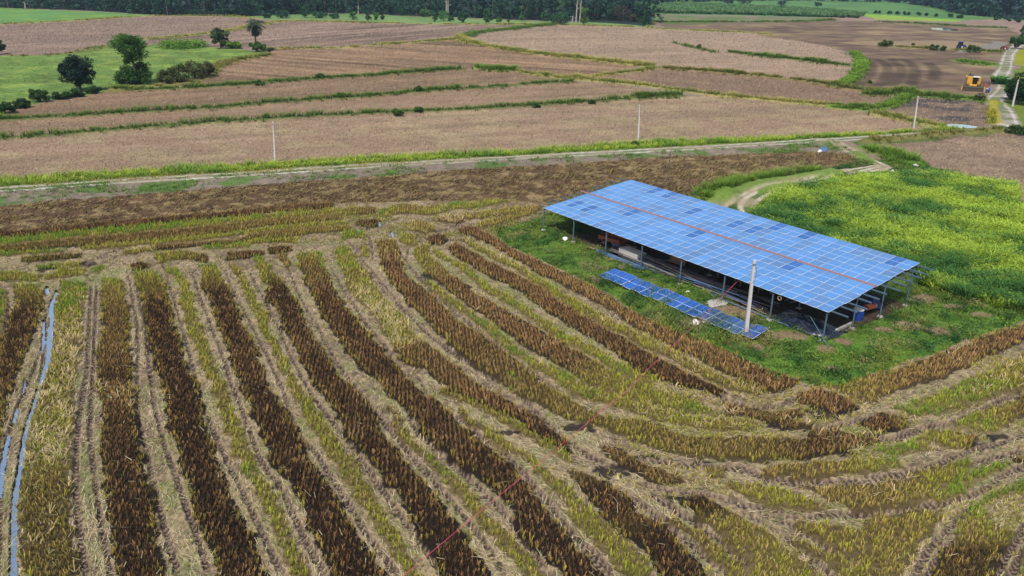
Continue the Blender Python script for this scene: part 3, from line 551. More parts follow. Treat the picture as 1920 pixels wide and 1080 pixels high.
def land(x, y):
    """height, colour and class of the ground"""
    N = len(x); z = np.zeros(N); cls = np.zeros(N, int); dist = np.maximum(y, 25.)
    zi = zone_of(x, y)
    col = np.tile(A(146, 128, 112), (N, 1)); cls[:] = 1
    sc = np.clip(np.maximum(dist/80., dist**2*1.1e-4), .5, 40.)
    n_a = fbm(x*.12, y*.12, 1, 3); n_b = lodn(x, y, .9, sc, 5, 3); n_c = lodn(x, y, 4., sc, 9)
    for k, q in enumerate(ZONES):
        m = np.nonzero(zi == k)[0]
        if not len(m): continue
        xx, yy = x[m], y[m]; c = np.tile(q['rgb'], (len(m), 1))
        if q['rgb2'] is not None:
            t = sm(.46, .66, fbm(xx*q['n2']*2, yy*q['n2']*2, 40+k, 3)); c = mix(c, q['rgb2'], t)
        f = 1+(n_b[m]-.5)*q['nv']*2.6+(n_a[m]-.5)*q['nv']*2+(n_c[m]-.5)*q['nv']*1.8
        if q['streak']:
            a, b = P2(_pts(q['streak'])); d = (b-a)/np.linalg.norm(b-a)
            al = xx*d[0]+yy*d[1]; ac = -xx*d[1]+yy*d[0]+(vn(al*.02, ac0 := xx*0, 3)-.5)*6
            st = vn(al*.02, ac*q['freq']*.55, 77+k)*.6+vn(al*.06, ac*q['freq']*1.5, 78+k)*.4
            f = f*(1+(st-.5)*2.2*q['amp'])
        col[m] = c*np.clip(f, .3, 1.8)[:, None]; cls[m] = q['cls']
    # curved wheel marks in the dark field
    a, b = P2([(1640, 100)])[0], None
    k9 = (zi == 9)
    if k9.any():
        xx, yy = x[k9], y[k9]; cx, cy = unp(1830, 118); r = np.hypot((xx-cx), (yy-cy)*.9)
        near = sm(215, 175, yy); kk = np.ones(len(xx))+near*.3*(vn(r*.28, xx*.01, 61)-.5)*2
        for ln in ('1622,109 1634,122 1634,133 1621,150 1604,161', '1646,111 1663,122 1663,139 1649,158 1630,165', '1671,111 1690,128 1685,144 1671,160', '1695,112 1712,124 1715,138 1708,158', '1740,118 1752,130 1750,150'):
            dd, _a = polydist(dens(P2(_pts(ln)), 2.), xx, yy, 6); kk *= 1-.5*sm(2.4, .7, dd)
        col[k9] *= kk[:, None]
    # the open rice field
    m = np.nonzero((zi < 0) & (y < 118))[0]; cls[m] = 0
    xx, yy = x[m], y[m]
    mm, D, G, Pp, T = look(xx, yy); rut, rt, rs, wat = lookrut(xx, yy)
    n1 = fbm(xx*.5, yy*.5, 11, 3); n2 = fbm(xx*3, yy*3, 12, 2); n3 = vn(xx*9, yy*9, 13)
    mud = A(104, 86, 72); straw = A(160, 142, 110); dirt = A(122, 103, 86); olive = A(104, 104, 44)
    c = mix(np.tile(dirt, (len(m), 1)), straw, sm(.36, .62, n1*.5+n2*.5))
    head = sm(72, 78, yy)*sm(4, -6, xx-yy*.06)                     # trampled head of the field
    c = mix(c, olive, head*sm(.42, .6, fbm(xx*.4, yy*.4, 15, 3))*.75)
    c = mix(c, mud, head*sm(.5, .68, fbm(xx*.7, yy*.7, 16, 3))*.7)
    c = mix(c, A(130, 136, 84), (1-head)*sm(.55, .7, fbm(xx*.35, yy*.35, 17, 3))*.6)
    s_in = mm.astype(float)
    gs = mix(np.tile(A(66, 50, 38), (len(m), 1)), A(38, 29, 24), D); gs = mix(gs, A(130, 116, 74), G*.85)
    c = mix(c, gs, s_in)
    c = mix(c, A(46, 38, 38), mudmask(xx, yy)*.9)
    ph = (rs/.36+np.abs(rt)*.8) % 1.0                            # chevron tread
    tread = sm(.25, .5, np.abs(ph-.5)*2)
    inr = (rut > .01)*sm(1., .8, np.abs(rt)+(n2-.5)*.5)*(1-s_in)
    rc = mix(np.tile(A(148, 128, 112), (len(m), 1)), A(56, 45, 40), tread*.9)
    rc = mix(rc, straw, sm(.62, .8, n2)*.4)
    c = mix(c, rc, np.clip(inr*rut, 0, 1)); c = mix(c, A(178, 158, 130), (rut > .01)*sm(.7, .95, np.abs(rt))*(1-s_in)*.35)
    c *= (1+(n2-.5)*.35+(n3-.5)*.5)[:, None]
    zz = s_in*.05+(n1-.5)*.12*(1-s_in)+(n2-.5)*.1+(n3-.5)*.05
    berm = (rut > .01)*sm(.55, .95, np.abs(rt))
    zz += inr*rut*(-.15-tread*.045)+berm*.06*(1-s_in)
    zz = np.where(wat, -.12, zz)
    z[m] = zz; col[m] = c; cls[m] = np.where(wat, 5, cls[m])
    # rough relief elsewhere
    o = (zi >= 0)
    z += np.where(o, ((n_b-.5)*.22+(n_c-.5)*.10)*np.clip(130/dist, 0, 1), 0)
    # bank and road
    for k, (pl, wd, kind) in enumerate(ROADS):
        D_, AL = polydist(pl, x, y, 9)
        wob = (vn(AL*.15, x*0+k, 51)-.5)*.7
        hw = wd/2+wob*.6
        near = D_ < hw+.1
        n = fbm(x*.35, y*.35, 52, 2)
        base = mix(np.tile(A(204, 196, 184), (N, 1)), A(172, 160, 146), sm(.35, .7, n))
        if kind == 3: base = base*np.array([1.03, .95, .84])
        if kind in (1, 2, 3):
            tr = sm(.42, .2, np.abs(D_-hw*.62)/1.0)
            mid = mix(np.tile(A(100, 118, 66), (N, 1)), A(150, 140, 110), sm(.35, .6, n)) if kind in (1, 3) else mix(np.tile(A(168, 160, 146), (N, 1)), A(120, 124, 90), sm(.45, .6, n))
            base = mix(mid, base, tr)
        t = sm(hw+.25, hw-.25, D_)
        col = mix(col, base*(.9+.25*n[:, None]), t)
        cls[near] = 2
        if kind == 1:
            z += sm(4, 1.4, D_)*.2
        else: z += sm(3, 1, D_)*.15
        z = np.where(near, z*(1) - 0, z)
    for (pl, hw, hh, pal, dn) in BUNDS:
        D_, AL = polydist(pl, x, y, 5)
        wob = .75+.5*vn(AL*.2, x*0, 55)
        t = sm(hw*wob*1.15, hw*wob*.55, D_)
        gc = [A(84, 104, 46), A(160, 156, 86), A(128, 124, 66), A(110, 140, 52), A(160, 150, 40)][pal]
        i = t > 0
        if i.any():
            col[i] = mix(col[i], gc*(.8+.4*n_c[i][:, None]), t[i]*.9); z[i] += t[i]*hh*.8
            cls[i & (t > .5) & (cls == 1)] = 6
    v = inpoly(VERGE, x+(n_b-.5)*1.2, y+(n_b-.5)*1.5)
    v &= cls != 2
    col[v] = A(112, 136, 46)*(.75+.5*n_b[v][:, None]); cls[v] = 6
    for (L, R) in FARW:
        pw = inpoly(np.vstack([L, R[::-1]]), x, y); cls[pw] = 5; z[pw] = .02
    # bare earth in the yard
    yd = np.nonzero(cls == 4)[0]
    bare = np.zeros(len(yd))
    for (px, py, rx, ry) in YARD_BARE:
        gx, gy = unp(px, py); s1 = ppm(gx, gy)
        dd = np.hypot((x[yd]-gx)/(rx/s1), (y[yd]-gy)/(ry/s1/max(.2, CH/math.hypot(CH, gy))))+(n_b[yd]-.5)*1.1
        bare = np.maximum(bare, sm(1.1, .6, dd))
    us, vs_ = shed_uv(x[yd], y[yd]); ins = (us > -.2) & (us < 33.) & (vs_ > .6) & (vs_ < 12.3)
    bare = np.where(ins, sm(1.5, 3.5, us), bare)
    e = mix(np.tile(A(150, 128, 100), (len(yd), 1)), A(66, 54, 44), np.where(ins, .8, 0)+.2*n_b[yd])  # earth floor inside the shed darkened: the roof's shade put into its colour
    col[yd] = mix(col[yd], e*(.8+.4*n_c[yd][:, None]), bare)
    return z, col, cls
YARD_BARE = [(1380, 585, 45, 16), (1335, 575, 18, 9), (1550, 655, 22, 9), (1480, 630, 40, 12), (1420, 650, 14, 8), (1700, 610, 30, 10), (1760, 620, 26, 9), (1655, 618, 22, 6), (1735, 560, 30, 10), (1560, 690, 18, 5), (1118, 522, 14, 7), (1250, 545, 22, 4), (1300, 603, 25, 6), (1165, 500, 8, 3), (1580, 640, 20, 7), (1840, 590, 24, 6), (1790, 575, 22, 6)]
SX, SY, SYAW, SHH, SSL, SPL = 3.04988, 80.08848, -0.917742, 2.34613, 0.100962, 2.04628
SE = np.array([math.cos(SYAW), math.sin(SYAW)]); SN = np.array([-SE[1], SE[0]]); PITCH = 1.03; SU = 32*PITCH
def shed_uv(x, y): return (x-SX)*SE[0]+(y-SY)*SE[1], (x-SX)*SN[0]+(y-SY)*SN[1]
def shed_w(u, v): return SX+u*SE[0]+v*SN[0], SY+u*SE[1]+v*SN[1]

# ---------------------------------------------------------------- the ground sheet: a fan of quads, split by kind of land
_a0, _a1 = math.atan(CH/24.), math.atan((CH)/3400.)
ang = np.linspace(_a0, math.atan(CH/130.), 760)
ang2 = np.linspace(math.atan(CH/130.), math.atan(CH/900.), 460)[1:]
ang3 = np.linspace(math.atan(CH/900.), _a1, 40)[1:]
ydist = CH/np.tan(np.r_[ang, ang2, ang3])
NC = 1150; tx = np.linspace(-.86, .86, NC)
YY = np.repeat(ydist, NC); DD = depth(0, YY); XX = np.tile(tx, len(ydist))*DD
gz, gcol, gcls = land(XX, YY)
NR = len(ydist); V = np.stack([XX, YY, gz], 1)
ii = np.arange((NR-1)*NC).reshape(NR-1, NC)[:, :-1].ravel()
Q = np.stack([ii, ii+1, ii+NC+1, ii+NC], 1); qc = gcls[Q[:, 0]]
m_field = mat_ground('harvested_soil', 4, 18, .22, .6, .05)
m_far = mat_ground('ploughed_soil', 2.6, 9, .34, .5, .08)
m_road = mat_ground('road_dust', 2, 9, .10, .4, .04)
m_past = mat_ground('pasture_turf', 1.0, 5, .26, .8, .12)
mwt, _nt, _p = new_mat('puddle')
_p.inputs['Base Color'].default_value = (.95, .91, .87, 1); _p.inputs['Roughness'].default_value = .06; _p.inputs['Metallic'].default_value = 1.
for k, nm, mt in ((0, 'rice_field', m_field), (1, 'ploughed_field', m_far), (2, 'dirt_road', m_road), (3, 'pasture', m_past), (4, 'yard_ground', m_past), (5, 'water', mwt), (6, 'bank', m_past), (7, 'crop_field', m_past), (8, 'forest_floor', m_past)):
    q = Q[qc == k]
    if not len(q): continue
    u, inv = np.unique(q, return_inverse=True); vv = V[u].copy()
    if k == 5: vv[:, 2] = np.where(vv[:, 1] < 118, -.1, vv[:, 2])
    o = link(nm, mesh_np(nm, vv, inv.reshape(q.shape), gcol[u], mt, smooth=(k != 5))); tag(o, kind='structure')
mb = MB(); mb.add([(-9000, -3000, -1.2), (9000, -3000, -1.2), (9000, 9000, -1.2), (-9000, 9000, -1.2)], [(0, 1, 2, 3)])
tag(mb.obj('ground', mat_plain('distant_soil', A(120, 120, 90), .95)), kind='structure')
del V, Q, XX, YY
def gh(x, y):
    x = np.atleast_1d(np.asarray(x, float)); y = np.atleast_1d(np.asarray(y, float)); return land(x, y)

# ---------------------------------------------------------------- stubble
m_stub = mat_leaf('stubble', .12, .8, .1); m_grass = mat_leaf('grass_blade', .3); m_leaf = mat_leaf('leaf', .25)
def jgrid(x0, x1, y0, y1, s, j=.2, rot=0.):
    cx, cy = (x0+x1)/2, (y0+y1)/2; R = math.hypot(x1-x0, y1-y0)/2
    n = int(2*R/s); g = (np.arange(n)-n/2)*s; gx, gy = np.meshgrid(g, g); gx = gx.ravel(); gy = gy.ravel()
    gx = gx+rng.uniform(-j, j, gx.size)*s; gy = gy+rng.uniform(-j, j, gy.size)*s
    c, s_ = math.cos(rot), math.sin(rot); x = cx+gx*c-gy*s_; y = cy+gx*s_+gy*c
    k = (x > x0) & (x < x1) & (y > y0) & (y < y1) & (np.abs(x) < .86*depth(0, y)); return x[k], y[k]
x, y = jgrid(-75, 80, 24, 112, .255, .18, .12)
m, D, G, Pp, T = look(x, y)
zi = zone_of(x, y)
rut, rt, rs, wat = lookrut(x, y)
nn = fbm(x*.35, y*.35, 21, 3)
# sparse regrowth and leftover hills between the swaths
head = sm(72, 78, y)*sm(4, -6, x-y*.06)
extra = (~m) & (zi < 0) & ((rut < .05) | (np.abs(rt) > .9)) & (rng.random(len(x)) < (.05+.75*sm(4, 10, x)*sm(64, 54, y)*sm(.44, .56, fbm(x*.3, y*.3, 27, 3))+head*.5*sm(.45, .6, fbm(x*.4, y*.4, 15, 3))))
D = np.where(m, D, head*sm(.5, .7, fbm(x*.3, y*.3, 26, 3))); G = np.where(m, G, .6); Pp = np.where(m, Pp, .2); T = np.where(m, T, 0)
keep = (m & (rng.random(len(x)) < 1-.6*sm(.7, 1., np.abs(T))-.10*sm(.6, .3, D)) | extra) & (zi < 0) & ~wat
x, y, D, G, Pp, T, nn, m = [a[keep] for a in (x, y, D, G, Pp, T, nn, m)]
hz, _, _ = land(x, y)
edge = sm(.62, .92, np.abs(T))
Dn = np.clip(D**1.35*(1-.75*edge)+(nn-.5)*.9*D+(vn(x*1.6, y*1.6, 24)-.5)*.35*D, 0, 1); Gn = np.clip(G+edge*.28*(D > .3)+(vn(x*.8, y*.8, 23)-.5)*.5*G, 0, 1)
tr_ = rng.random(len(x))
cb = mix(np.tile(A(126, 92, 52), (len(x), 1)), A(46, 34, 26), Dn); ct = mix(np.tile(A(196, 156, 104), (len(x), 1)), mix(np.tile(A(92, 70, 52), (len(x), 1)), A(176, 136, 82), sm(.45, .95, tr_+.25*edge)), Dn)
och = edge*(D > .25)*.8*sm(72, 66, y); cb = mix(cb, A(120, 96, 40), och*.7); ct = mix(ct, A(182, 150, 76), och*.8)
cb = mix(cb, A(96, 98, 32), Gn*.85); ct = mix(ct, mix(np.tile(A(174, 180, 56), (len(x), 1)), A(196, 172, 108), sm(.7, 1., rng.random(len(x)))), np.clip(Gn*1.3, 0, .95))
vg = sm(.75, 1., Gn)*sm(.2, .1, Dn); cb = mix(cb, A(72, 108, 24), vg*.7); ct = mix(ct, A(120, 162, 44), vg*.8)
pale = (rng.random(len(x)) < Pp*.5*sm(.4, .6, vn(x*1.3, y*1.3, 29)+.1))
cb = mix(cb, A(166, 148, 104), pale*.9); ct = mix(ct, A(200, 180, 134), pale*.9)
nb = 8; N = len(x)
def rep(a): return np.repeat(a, nb, 0)
az = rng.uniform(0, 2*np.pi, N*nb); rr = rng.uniform(0, .055, N*nb)
Pq = np.stack([rep(x)+np.cos(az)*rr, rep(y)+np.sin(az)*rr, rep(hz)-.02], 1)
hh = rng.uniform(.16, .38, N*nb)*np.repeat(rng.uniform(.75, 1.15, N), nb)*rep(np.where(m, 1., .7))*rep(1.+.15*Gn)
lean = rng.uniform(.05, .4, N*nb)+rep(pale*1.0); jit = rng.uniform(.8, 1.2, (N*nb, 1))*1.5*rep(rng.uniform(.7, 1.3, (N, 1)))
va, qa, ca = blades(Pq, az, lean, hh, rng.uniform(.022, .042, N*nb), rep(cb)*jit, rep(ct)*jit, 1, 0., .7)
o = link('rice_stubble', mesh_np('rice_stubble', va, qa, ca, m_stub)); tag(o, 'cut rice stubble standing in brown and olive swaths', 'stubble', kind='stuff')
del va, qa, ca, Pq

# straw lying between the swaths
N = 420000
yy = 24+88*rng.random(N)**1.25; xx = rng.uniform(-.82, .82, N)*depth(0, yy)
m, D, G, Pp, T = look(xx, yy); rut, rt, rs, wat = lookrut(xx, yy); zi = zone_of(xx, yy)
dn = fbm(xx*.45, yy*.45, 33, 3)
mk_ = mudmask(xx, yy)
keep = (zi < 0) & ~wat & (mk_ < .3) & (~m | (rng.random(N) < .012+.4*Pp)) & ((rut < .05) | (np.abs(rt) > .85) | (rng.random(N) < .04)) & (rng.random(N) < sm(.2, .5, dn)*.9+.2)
xx, yy, m = xx[keep], yy[keep], m[keep]; hz, _, _ = land(xx, yy)
N = len(xx); Pq = np.stack([xx, yy, hz+.02+m*.2], 1)
gsp = sm(.5, .62, fbm(xx*.25, yy*.25, 37, 3)); q_ = rng.random(N)
cc = mix(np.tile(A(212, 195, 156), (N, 1)), A(138, 150, 80), (q_ < .14+.45*gsp)*.85); cc = mix(cc, A(92, 76, 62), (q_ > .86)*.9)*rng.uniform(.75, 1.5, (N, 1))
# swaths run roughly along the field; straw is combed the same way
daz = swdir(xx, yy)+rng.normal(0, .55, N)+np.where(rng.random(N) < .5, np.pi, 0)+(vn(xx*.6, yy*.6, 35)-.5)*1.6
va, qa, ca = blades(Pq, daz, rng.uniform(2.5, 6.5, N), rng.uniform(.03, .11, N), rng.uniform(.014, .036, N), cc, cc, 1, 0., .6)
o = link('straw_litter', mesh_np('straw_litter', va, qa, ca, m_stub)); tag(o, 'pale loose straw lying along the wheel tracks', 'straw', kind='stuff')

# residue flecks and clods on the rough dark field
N = 120000
pol = ZONES[18]['poly']; lo, hi = pol.min(0), pol.max(0)
xx = rng.uniform(max(lo[0], -75), min(hi[0], 110), N); yy = rng.uniform(max(lo[1], 60), hi[1], N)
zi = zone_of(xx, yy); keep = (zi == 18) & (np.abs(xx) < .84*depth(0, yy)) & (rng.random(N) < sm(.35, .6, fbm(xx*.4, yy*.4, 58, 3))+.2)
xx, yy = xx[keep], yy[keep]; hz, _, _ = land(xx, yy); N = len(xx)
cc = mix(np.tile(A(166, 142, 96), (N, 1)), A(56, 42, 34), (rng.random(N) < .4)*1.)
cc = mix(cc, A(118, 118, 56), (rng.random(N) < .2)*1.)*rng.uniform(.7, 1.2, (N, 1))
va, qa, ca = blades(np.stack([xx, yy, hz], 1), rng.normal(0, .6, N), rng.uniform(.5, 3, N), rng.uniform(.1, .3, N), rng.uniform(.05, .12, N), cc, cc, 1, 0., .5)
o = link('crop_residue', mesh_np('crop_residue', va, qa, ca, m_stub)); tag(o, 'broken crop residue scattered over the dark rough field', 'residue', kind='stuff')

# clods, residue and regrowth tufts over the ploughed land
N = 260000; yy = 88+330*rng.random(N)**1.7; xx = rng.uniform(-.72, .72, N)*depth(0, yy); zi = zone_of(xx, yy)
keep = np.isin(zi, [0, 5, 6, 7, 8, 11, 12, 13, 14, 15, 16, 19]); xx, yy = xx[keep], yy[keep]; hz, _, c_ = land(xx, yy); k = c_ == 1; xx, yy, hz = xx[k], yy[k], hz[k]; N = len(xx)
sz = np.clip(yy/110, .8, 3.2); q_ = rng.random(N); grn = sm(.62, .72, fbm(xx*.12, yy*.12, 59, 3))
cc = mix(np.tile(A(196, 174, 142), (N, 1)), A(96, 78, 66), (q_ < .36)*1.); cc = mix(cc, A(120, 138, 60), ((q_ > .95) | (grn*rng.random(N) > .6))*1.)*rng.uniform(.8, 1.3, (N, 1))
va, qa, ca = blades(np.stack([xx, yy, hz], 1), rng.normal(.1, .9, N), rng.uniform(.3, 2.5, N), rng.uniform(.05, .2, N)*sz**.7, rng.uniform(.03, .075, N)*sz**.7, cc, cc, 1, 0., .5)
o = link('field_residue', mesh_np('field_residue', va, qa, ca, m_stub)); tag(o, 'clods and pale residue scattered over the ploughed plots', 'residue', kind='stuff')

# ---------------------------------------------------------------- grasses
GP = [  # palettes: base, tip
 (A(54, 84, 28), A(108, 138, 52)), (A(124, 126, 54), A(182, 174, 98)), (A(92, 96, 40), A(146, 138, 70)), (A(66, 104, 28), A(122, 156, 50)), (A(130, 124, 30), A(176, 164, 40)), (A(74, 108, 26), A(156, 172, 58))]
gp = []
def clumps(x, y, z, n, h, w, c0, c1, spread=.25, lean=.5, nseg=2, droop=.25):
    N = len(x); r = lambda a: np.repeat(a, n, 0); c0 = c0*1.45; c1 = c1*1.45; h = h*np.ones(N)
    az = rng.uniform(0, 2*np.pi, N*n); rr = rng.uniform(0, 1, N*n)*r(spread*np.ones(N))
    P = np.stack([r(x)+np.cos(az)*rr, r(y)+np.sin(az)*rr, r(z)-.03], 1); j = rng.uniform(.7, 1.3, (N*n, 1))
    return blades(P, az, rng.uniform(.1, 1, N*n)*lean*2, r(h)*rng.uniform(.6, 1.15, N*n), r(w)*rng.uniform(.7, 1.3, N*n), r(c0)*j, r(c1)*j, nseg, droop, .3)
for bi, (pl, hw, hh, pal, dn) in enumerate(BUNDS):
    seg = np.diff(pl, axis=0); L = np.linalg.norm(seg, axis=1); tot = L.sum(); n = int(tot*dn*hw*1.3)
    s = rng.uniform(0, tot, n); cum = np.r_[0, np.cumsum(L)]; k = np.clip(np.searchsorted(cum, s)-1, 0, len(L)-1)
    t = ((s-cum[k])/L[k])[:, None]; p = pl[k]+seg[k]*t; nr = np.stack([-seg[k][:, 1], seg[k][:, 0]], 1)/L[k][:, None]
    p = p+nr*(rng.normal(0, .5, n)*hw)[:, None]
    kk = np.abs(p[:, 0]) < .86*depth(0, p[:, 1]); p, s = p[kk], s[kk]
    if not len(p): continue
    z, _, c_ = land(p[:, 0], p[:, 1]); big = vn(s*.12, s*0+bi, 71)*.7+vn(s*.5, s*0+bi, 72)*.6
    kk = (c_ != 2) & (big > .38 if dn < 2.5 else big > .22); p, s, z, big = p[kk], s[kk], z[kk], big[kk]
    dist = p[:, 1]; sz = np.clip(dist/130, .8, 2.2)
    c0, c1 = GP[pal]; tt = vn(p[:, 0]*.3, p[:, 1]*.3, 73)
    c0 = mix(np.tile(c0, (len(p), 1)), GP[0][0], sm(.5, .8, tt)*.6); c1 = mix(np.tile(c1, (len(p), 1)), GP[0][1], sm(.5, .8, tt)*.6)
    gp.append(clumps(p[:, 0], p[:, 1], z, 9, (.45+1.1*hh)*(.35+big), .09*sz, c0, c1, .35*sz, .5))
# verge beside the road
lo, hi = VERGE.min(0), VERGE.max(0); n = 30000
x = rng.uniform(max(lo[0], -110), min(hi[0], 150), n); y = rng.uniform(lo[1], hi[1], n); k = inpoly(VERGE, x, y) & (np.abs(x) < .86*depth(0, y)); x, y = x[k], y[k]
z, _, c_ = land(x, y); k = c_ != 2; x, y, z = x[k], y[k], z[k]; tt = fbm(x*.25, y*.25, 74, 3)
c0 = mix(np.tile(GP[5][0], (len(x), 1)), GP[0][0], sm(.5, .62, tt)); c1 = mix(np.tile(GP[5][1], (len(x), 1)), GP[3][1], sm(.5, .62, tt))
gp.append(clumps(x, y, z, 8, .4+.9*tt, .08+0*x, c0*1.25, c1*1.25, .35, .6))
# bank south of the road: patches
n = 52000; x = rng.uniform(-80, 120, n); y = rng.uniform(80, 150, n); zi = zone_of(x, y); tt = fbm(x*.3, y*.3, 75, 3)
k = ((zi == 17) | (zi == 20)) & (tt > .5) & (np.abs(x) < .86*depth(0, y)); x, y, tt = x[k], y[k], tt[k]; z, _, c_ = land(x, y)
c0 = np.tile(GP[0][0], (len(x), 1)); c1 = mix(np.tile(GP[0][1], (len(x), 1)), GP[3][1], rng.random(len(x)))
gp.append(clumps(x, y, z, 7, .3+.5*(tt-.5)*2, .05+0*x, c0, c1, .3, .6))
# yard around the shed
n = 84000; x = rng.uniform(-8, 92, n); y = rng.uniform(40, 134, n); zi = zone_of(x+rng.normal(0, .5, n), y+rng.normal(0, .6, n))
k = np.isin(zi, [i for i, q in enumerate(ZONES) if q['cls'] == 4]) & (np.abs(x) < .86*depth(0, y)); x, y = x[k], y[k]
z, cg, c_ = land(x, y); us, vs_ = shed_uv(x, y); ins = (us > 2.5) & (us < 32.6) & (vs_ > .9) & (vs_ < 12)
bare = (cg[:, 0] > cg[:, 1]*1.0) & (c_ == 4); k = ((c_ == 4) | (c_ == 0)) & ~ins & (~bare | (rng.random(len(x)) < .12)); x, y, z, us, vs_ = x[k], y[k], z[k], us[k], vs_[k]
t1 = fbm(x*.35, y*.35, 81, 3); t2 = fbm(x*.8, y*.8, 82, 2); tall = sm(.45, .7, t1)
c0 = mix(np.tile(A(58, 84, 32), (len(x), 1)), A(36, 64, 30), sm(.5, .7, t2)); c1 = mix(np.tile(A(112, 142, 58), (len(x), 1)), A(58, 98, 46), sm(.48, .62, t2))
yl = sm(.55, .68, fbm(x*.5+40, y*.5, 83, 3)); c1 = mix(c1, A(150, 162, 60), yl*.6); dry = sm(.6, .7, fbm(x*.6-30, y*.6, 84, 3)); c1 = mix(c1, A(176, 164, 112), dry*.7); c0 = mix(c0, A(120, 108, 70), dry*.6)
near_edge = ((us < 3) | (vs_ < -3)); hgt = .16+.42*tall+.1*near_edge
gp.append(clumps(x, y, z, 7, hgt, .045+0*x, c0*np.array([1.08, .95, 1.]), c1*np.array([1.3, 1.12, 1.25]), .22, .7))
wk = (t2 > .5) | (yl > .4); xw, yw, zw, hw_, cw = x[wk], y[wk], z[wk], hgt[wk], c1[wk]; r = 6; N = len(xw)
Pw = np.stack([np.repeat(xw, r)+rng.normal(0, .2, N*r), np.repeat(yw, r)+rng.normal(0, .2, N*r), np.repeat(zw+hw_*.9, r)*1.+rng.uniform(0, .25, N*r)], 1)
gp.append(leafquads(Pw, .13, np.repeat(cw, r, 0)*rng.uniform(.7, 1.25, (N*r, 1))))
# lumpy weed mounds in the yard
for wk_ in range(420):
    i_ = rng.integers(0, len(x)); r_ = rng.uniform(.3, .85); h_ = rng.uniform(.25, .75); n_ = int(90*r_)
    if abs(vn(x[i_:i_+1]*.15, y[i_:i_+1]*.15, 88)[0]) < .35: continue
    a_ = rng.uniform(0, 6.283, n_); q_ = np.sqrt(rng.random(n_))
    Pw = np.stack([x[i_]+np.cos(a_)*q_*r_, y[i_]+np.sin(a_)*q_*r_, z[i_]+h_*(1-q_**2)*rng.uniform(.5, 1.05, n_)], 1)
    col_ = mix(A(60, 104, 46), [A(40, 84, 42), A(130, 168, 60), A(90, 132, 50), A(64, 118, 54)][rng.integers(0, 4)], .85)
    gp.append(leafquads(Pw, .17, col_*rng.uniform(.8, 1.5, (n_, 1))))
# pasture tussocks on the left and far pasture
n = 9000; x = rng.uniform(-160, -20, n); y = rng.uniform(110, 260, n); zi = zone_of(x, y); k = (zi == 4) & (np.abs(x) < .86*depth(0, y)) & (fbm(x*.12, y*.12, 85, 3) > .5)
x, y = x[k], y[k]; z, _, _ = land(x, y); N = len(x); d = (rng.random(N) < .35)[:, None]
gp.append(clumps(x, y, z, 6, rng.uniform(.15, .4, N), .09+0*x, np.where(d, A(62, 92, 30), A(90, 128, 36)), np.where(d, A(80, 112, 40), A(130, 164, 56)), .5, .8))
va, qa, ca = join(gp)
o = link('grass', mesh_np('grass', va, qa, ca, m_grass)); tag(o, 'green and yellowing grass on bunds, verges and around the shed', 'grass', kind='stuff')

# the tall green crop to the right of the shed
n = 26000; pol = [q for q in ZONES if q['cls'] == 7][0]['poly']; lo, hi = pol.min(0), pol.max(0)
x = rng.uniform(lo[0], min(hi[0], 95), n); y = rng.uniform(lo[1], hi[1], n); k = inpoly(pol, x+rng.normal(0, .4, n), y+rng.normal(0, .4, n)) & (np.abs(x) < .86*depth(0, y)); x, y = x[k], y[k]
t1 = fbm(x*.16, y*.16, 86, 3); t2 = vn(x*1.1, y*1.1, 87); dark = sm(.445, .62, t1*.6+t2*.4+.13*sm(22, 6, shed_uv(x, y)[1]-10)-.02)
hgt = .6+1.3*t2+.3*(1-dark)
pa = clumps(x, y, 0*x, 17, hgt*1.1, .08+0*x, mix(np.tile(A(76, 112, 30), (len(x), 1)), A(32, 62, 28), dark), mix(np.tile(A(184, 206, 74), (len(x), 1)), A(84, 130, 60), dark), .3, .45, 3, .4)
k = rng.random(len(x)) < .8; xk, yk, hk, dk = x[k], y[k], hgt[k], dark[k]; r = 2; N = len(xk)
Pl = np.stack([np.repeat(xk, r)+rng.normal(0, .25, N*r), np.repeat(yk, r)+rng.normal(0, .25, N*r), np.repeat(hk, r)*rng.uniform(.35, .95, N*r)], 1)
cl = mix(np.tile(A(150, 182, 60), (N*r, 1)), A(62, 112, 52), np.repeat(dk, r))*rng.uniform(1., 1.4, (N*r, 1))
pb = leafquads(Pl, .22, cl)
va, qa, ca = join([pa, pb])
o = link('tall_crop', mesh_np('tall_crop', va, qa, ca, m_grass)); tag(o, 'tall bright green crop growing behind the solar shed', 'crop', kind='stuff')

# far banana plantation rows
pol = P2(_pts('1195,9 1300,9 1450,14 1560,21 1622,26 1612,34 1560,33 1400,28 1245,25 1215,22')); lo, hi = pol.min(0), pol.max(0); n = 5200
x = rng.uniform(lo[0], hi[0], n); y = rng.uniform(lo[1], hi[1], n); k = inpoly(pol, x, y); x, y = x[k], y[k]
c0 = np.tile(A(48, 84, 50), (len(x), 1)); c1 = mix(np.tile(A(80, 122, 66), (len(x), 1)), A(128, 156, 96), rng.random(len(x))**2)
va, qa, ca = clumps(x, y, 0*x, 10, rng.uniform(3., 4.6, len(x)), .7+0*x, c0, c1, .6, .45, 3, .5)
o = link('banana_plantation', mesh_np('banana_plantation', va, qa, ca, m_leaf)); tag(o, 'rows of banana plants beyond the ploughed land on the right', 'plantation', kind='stuff')

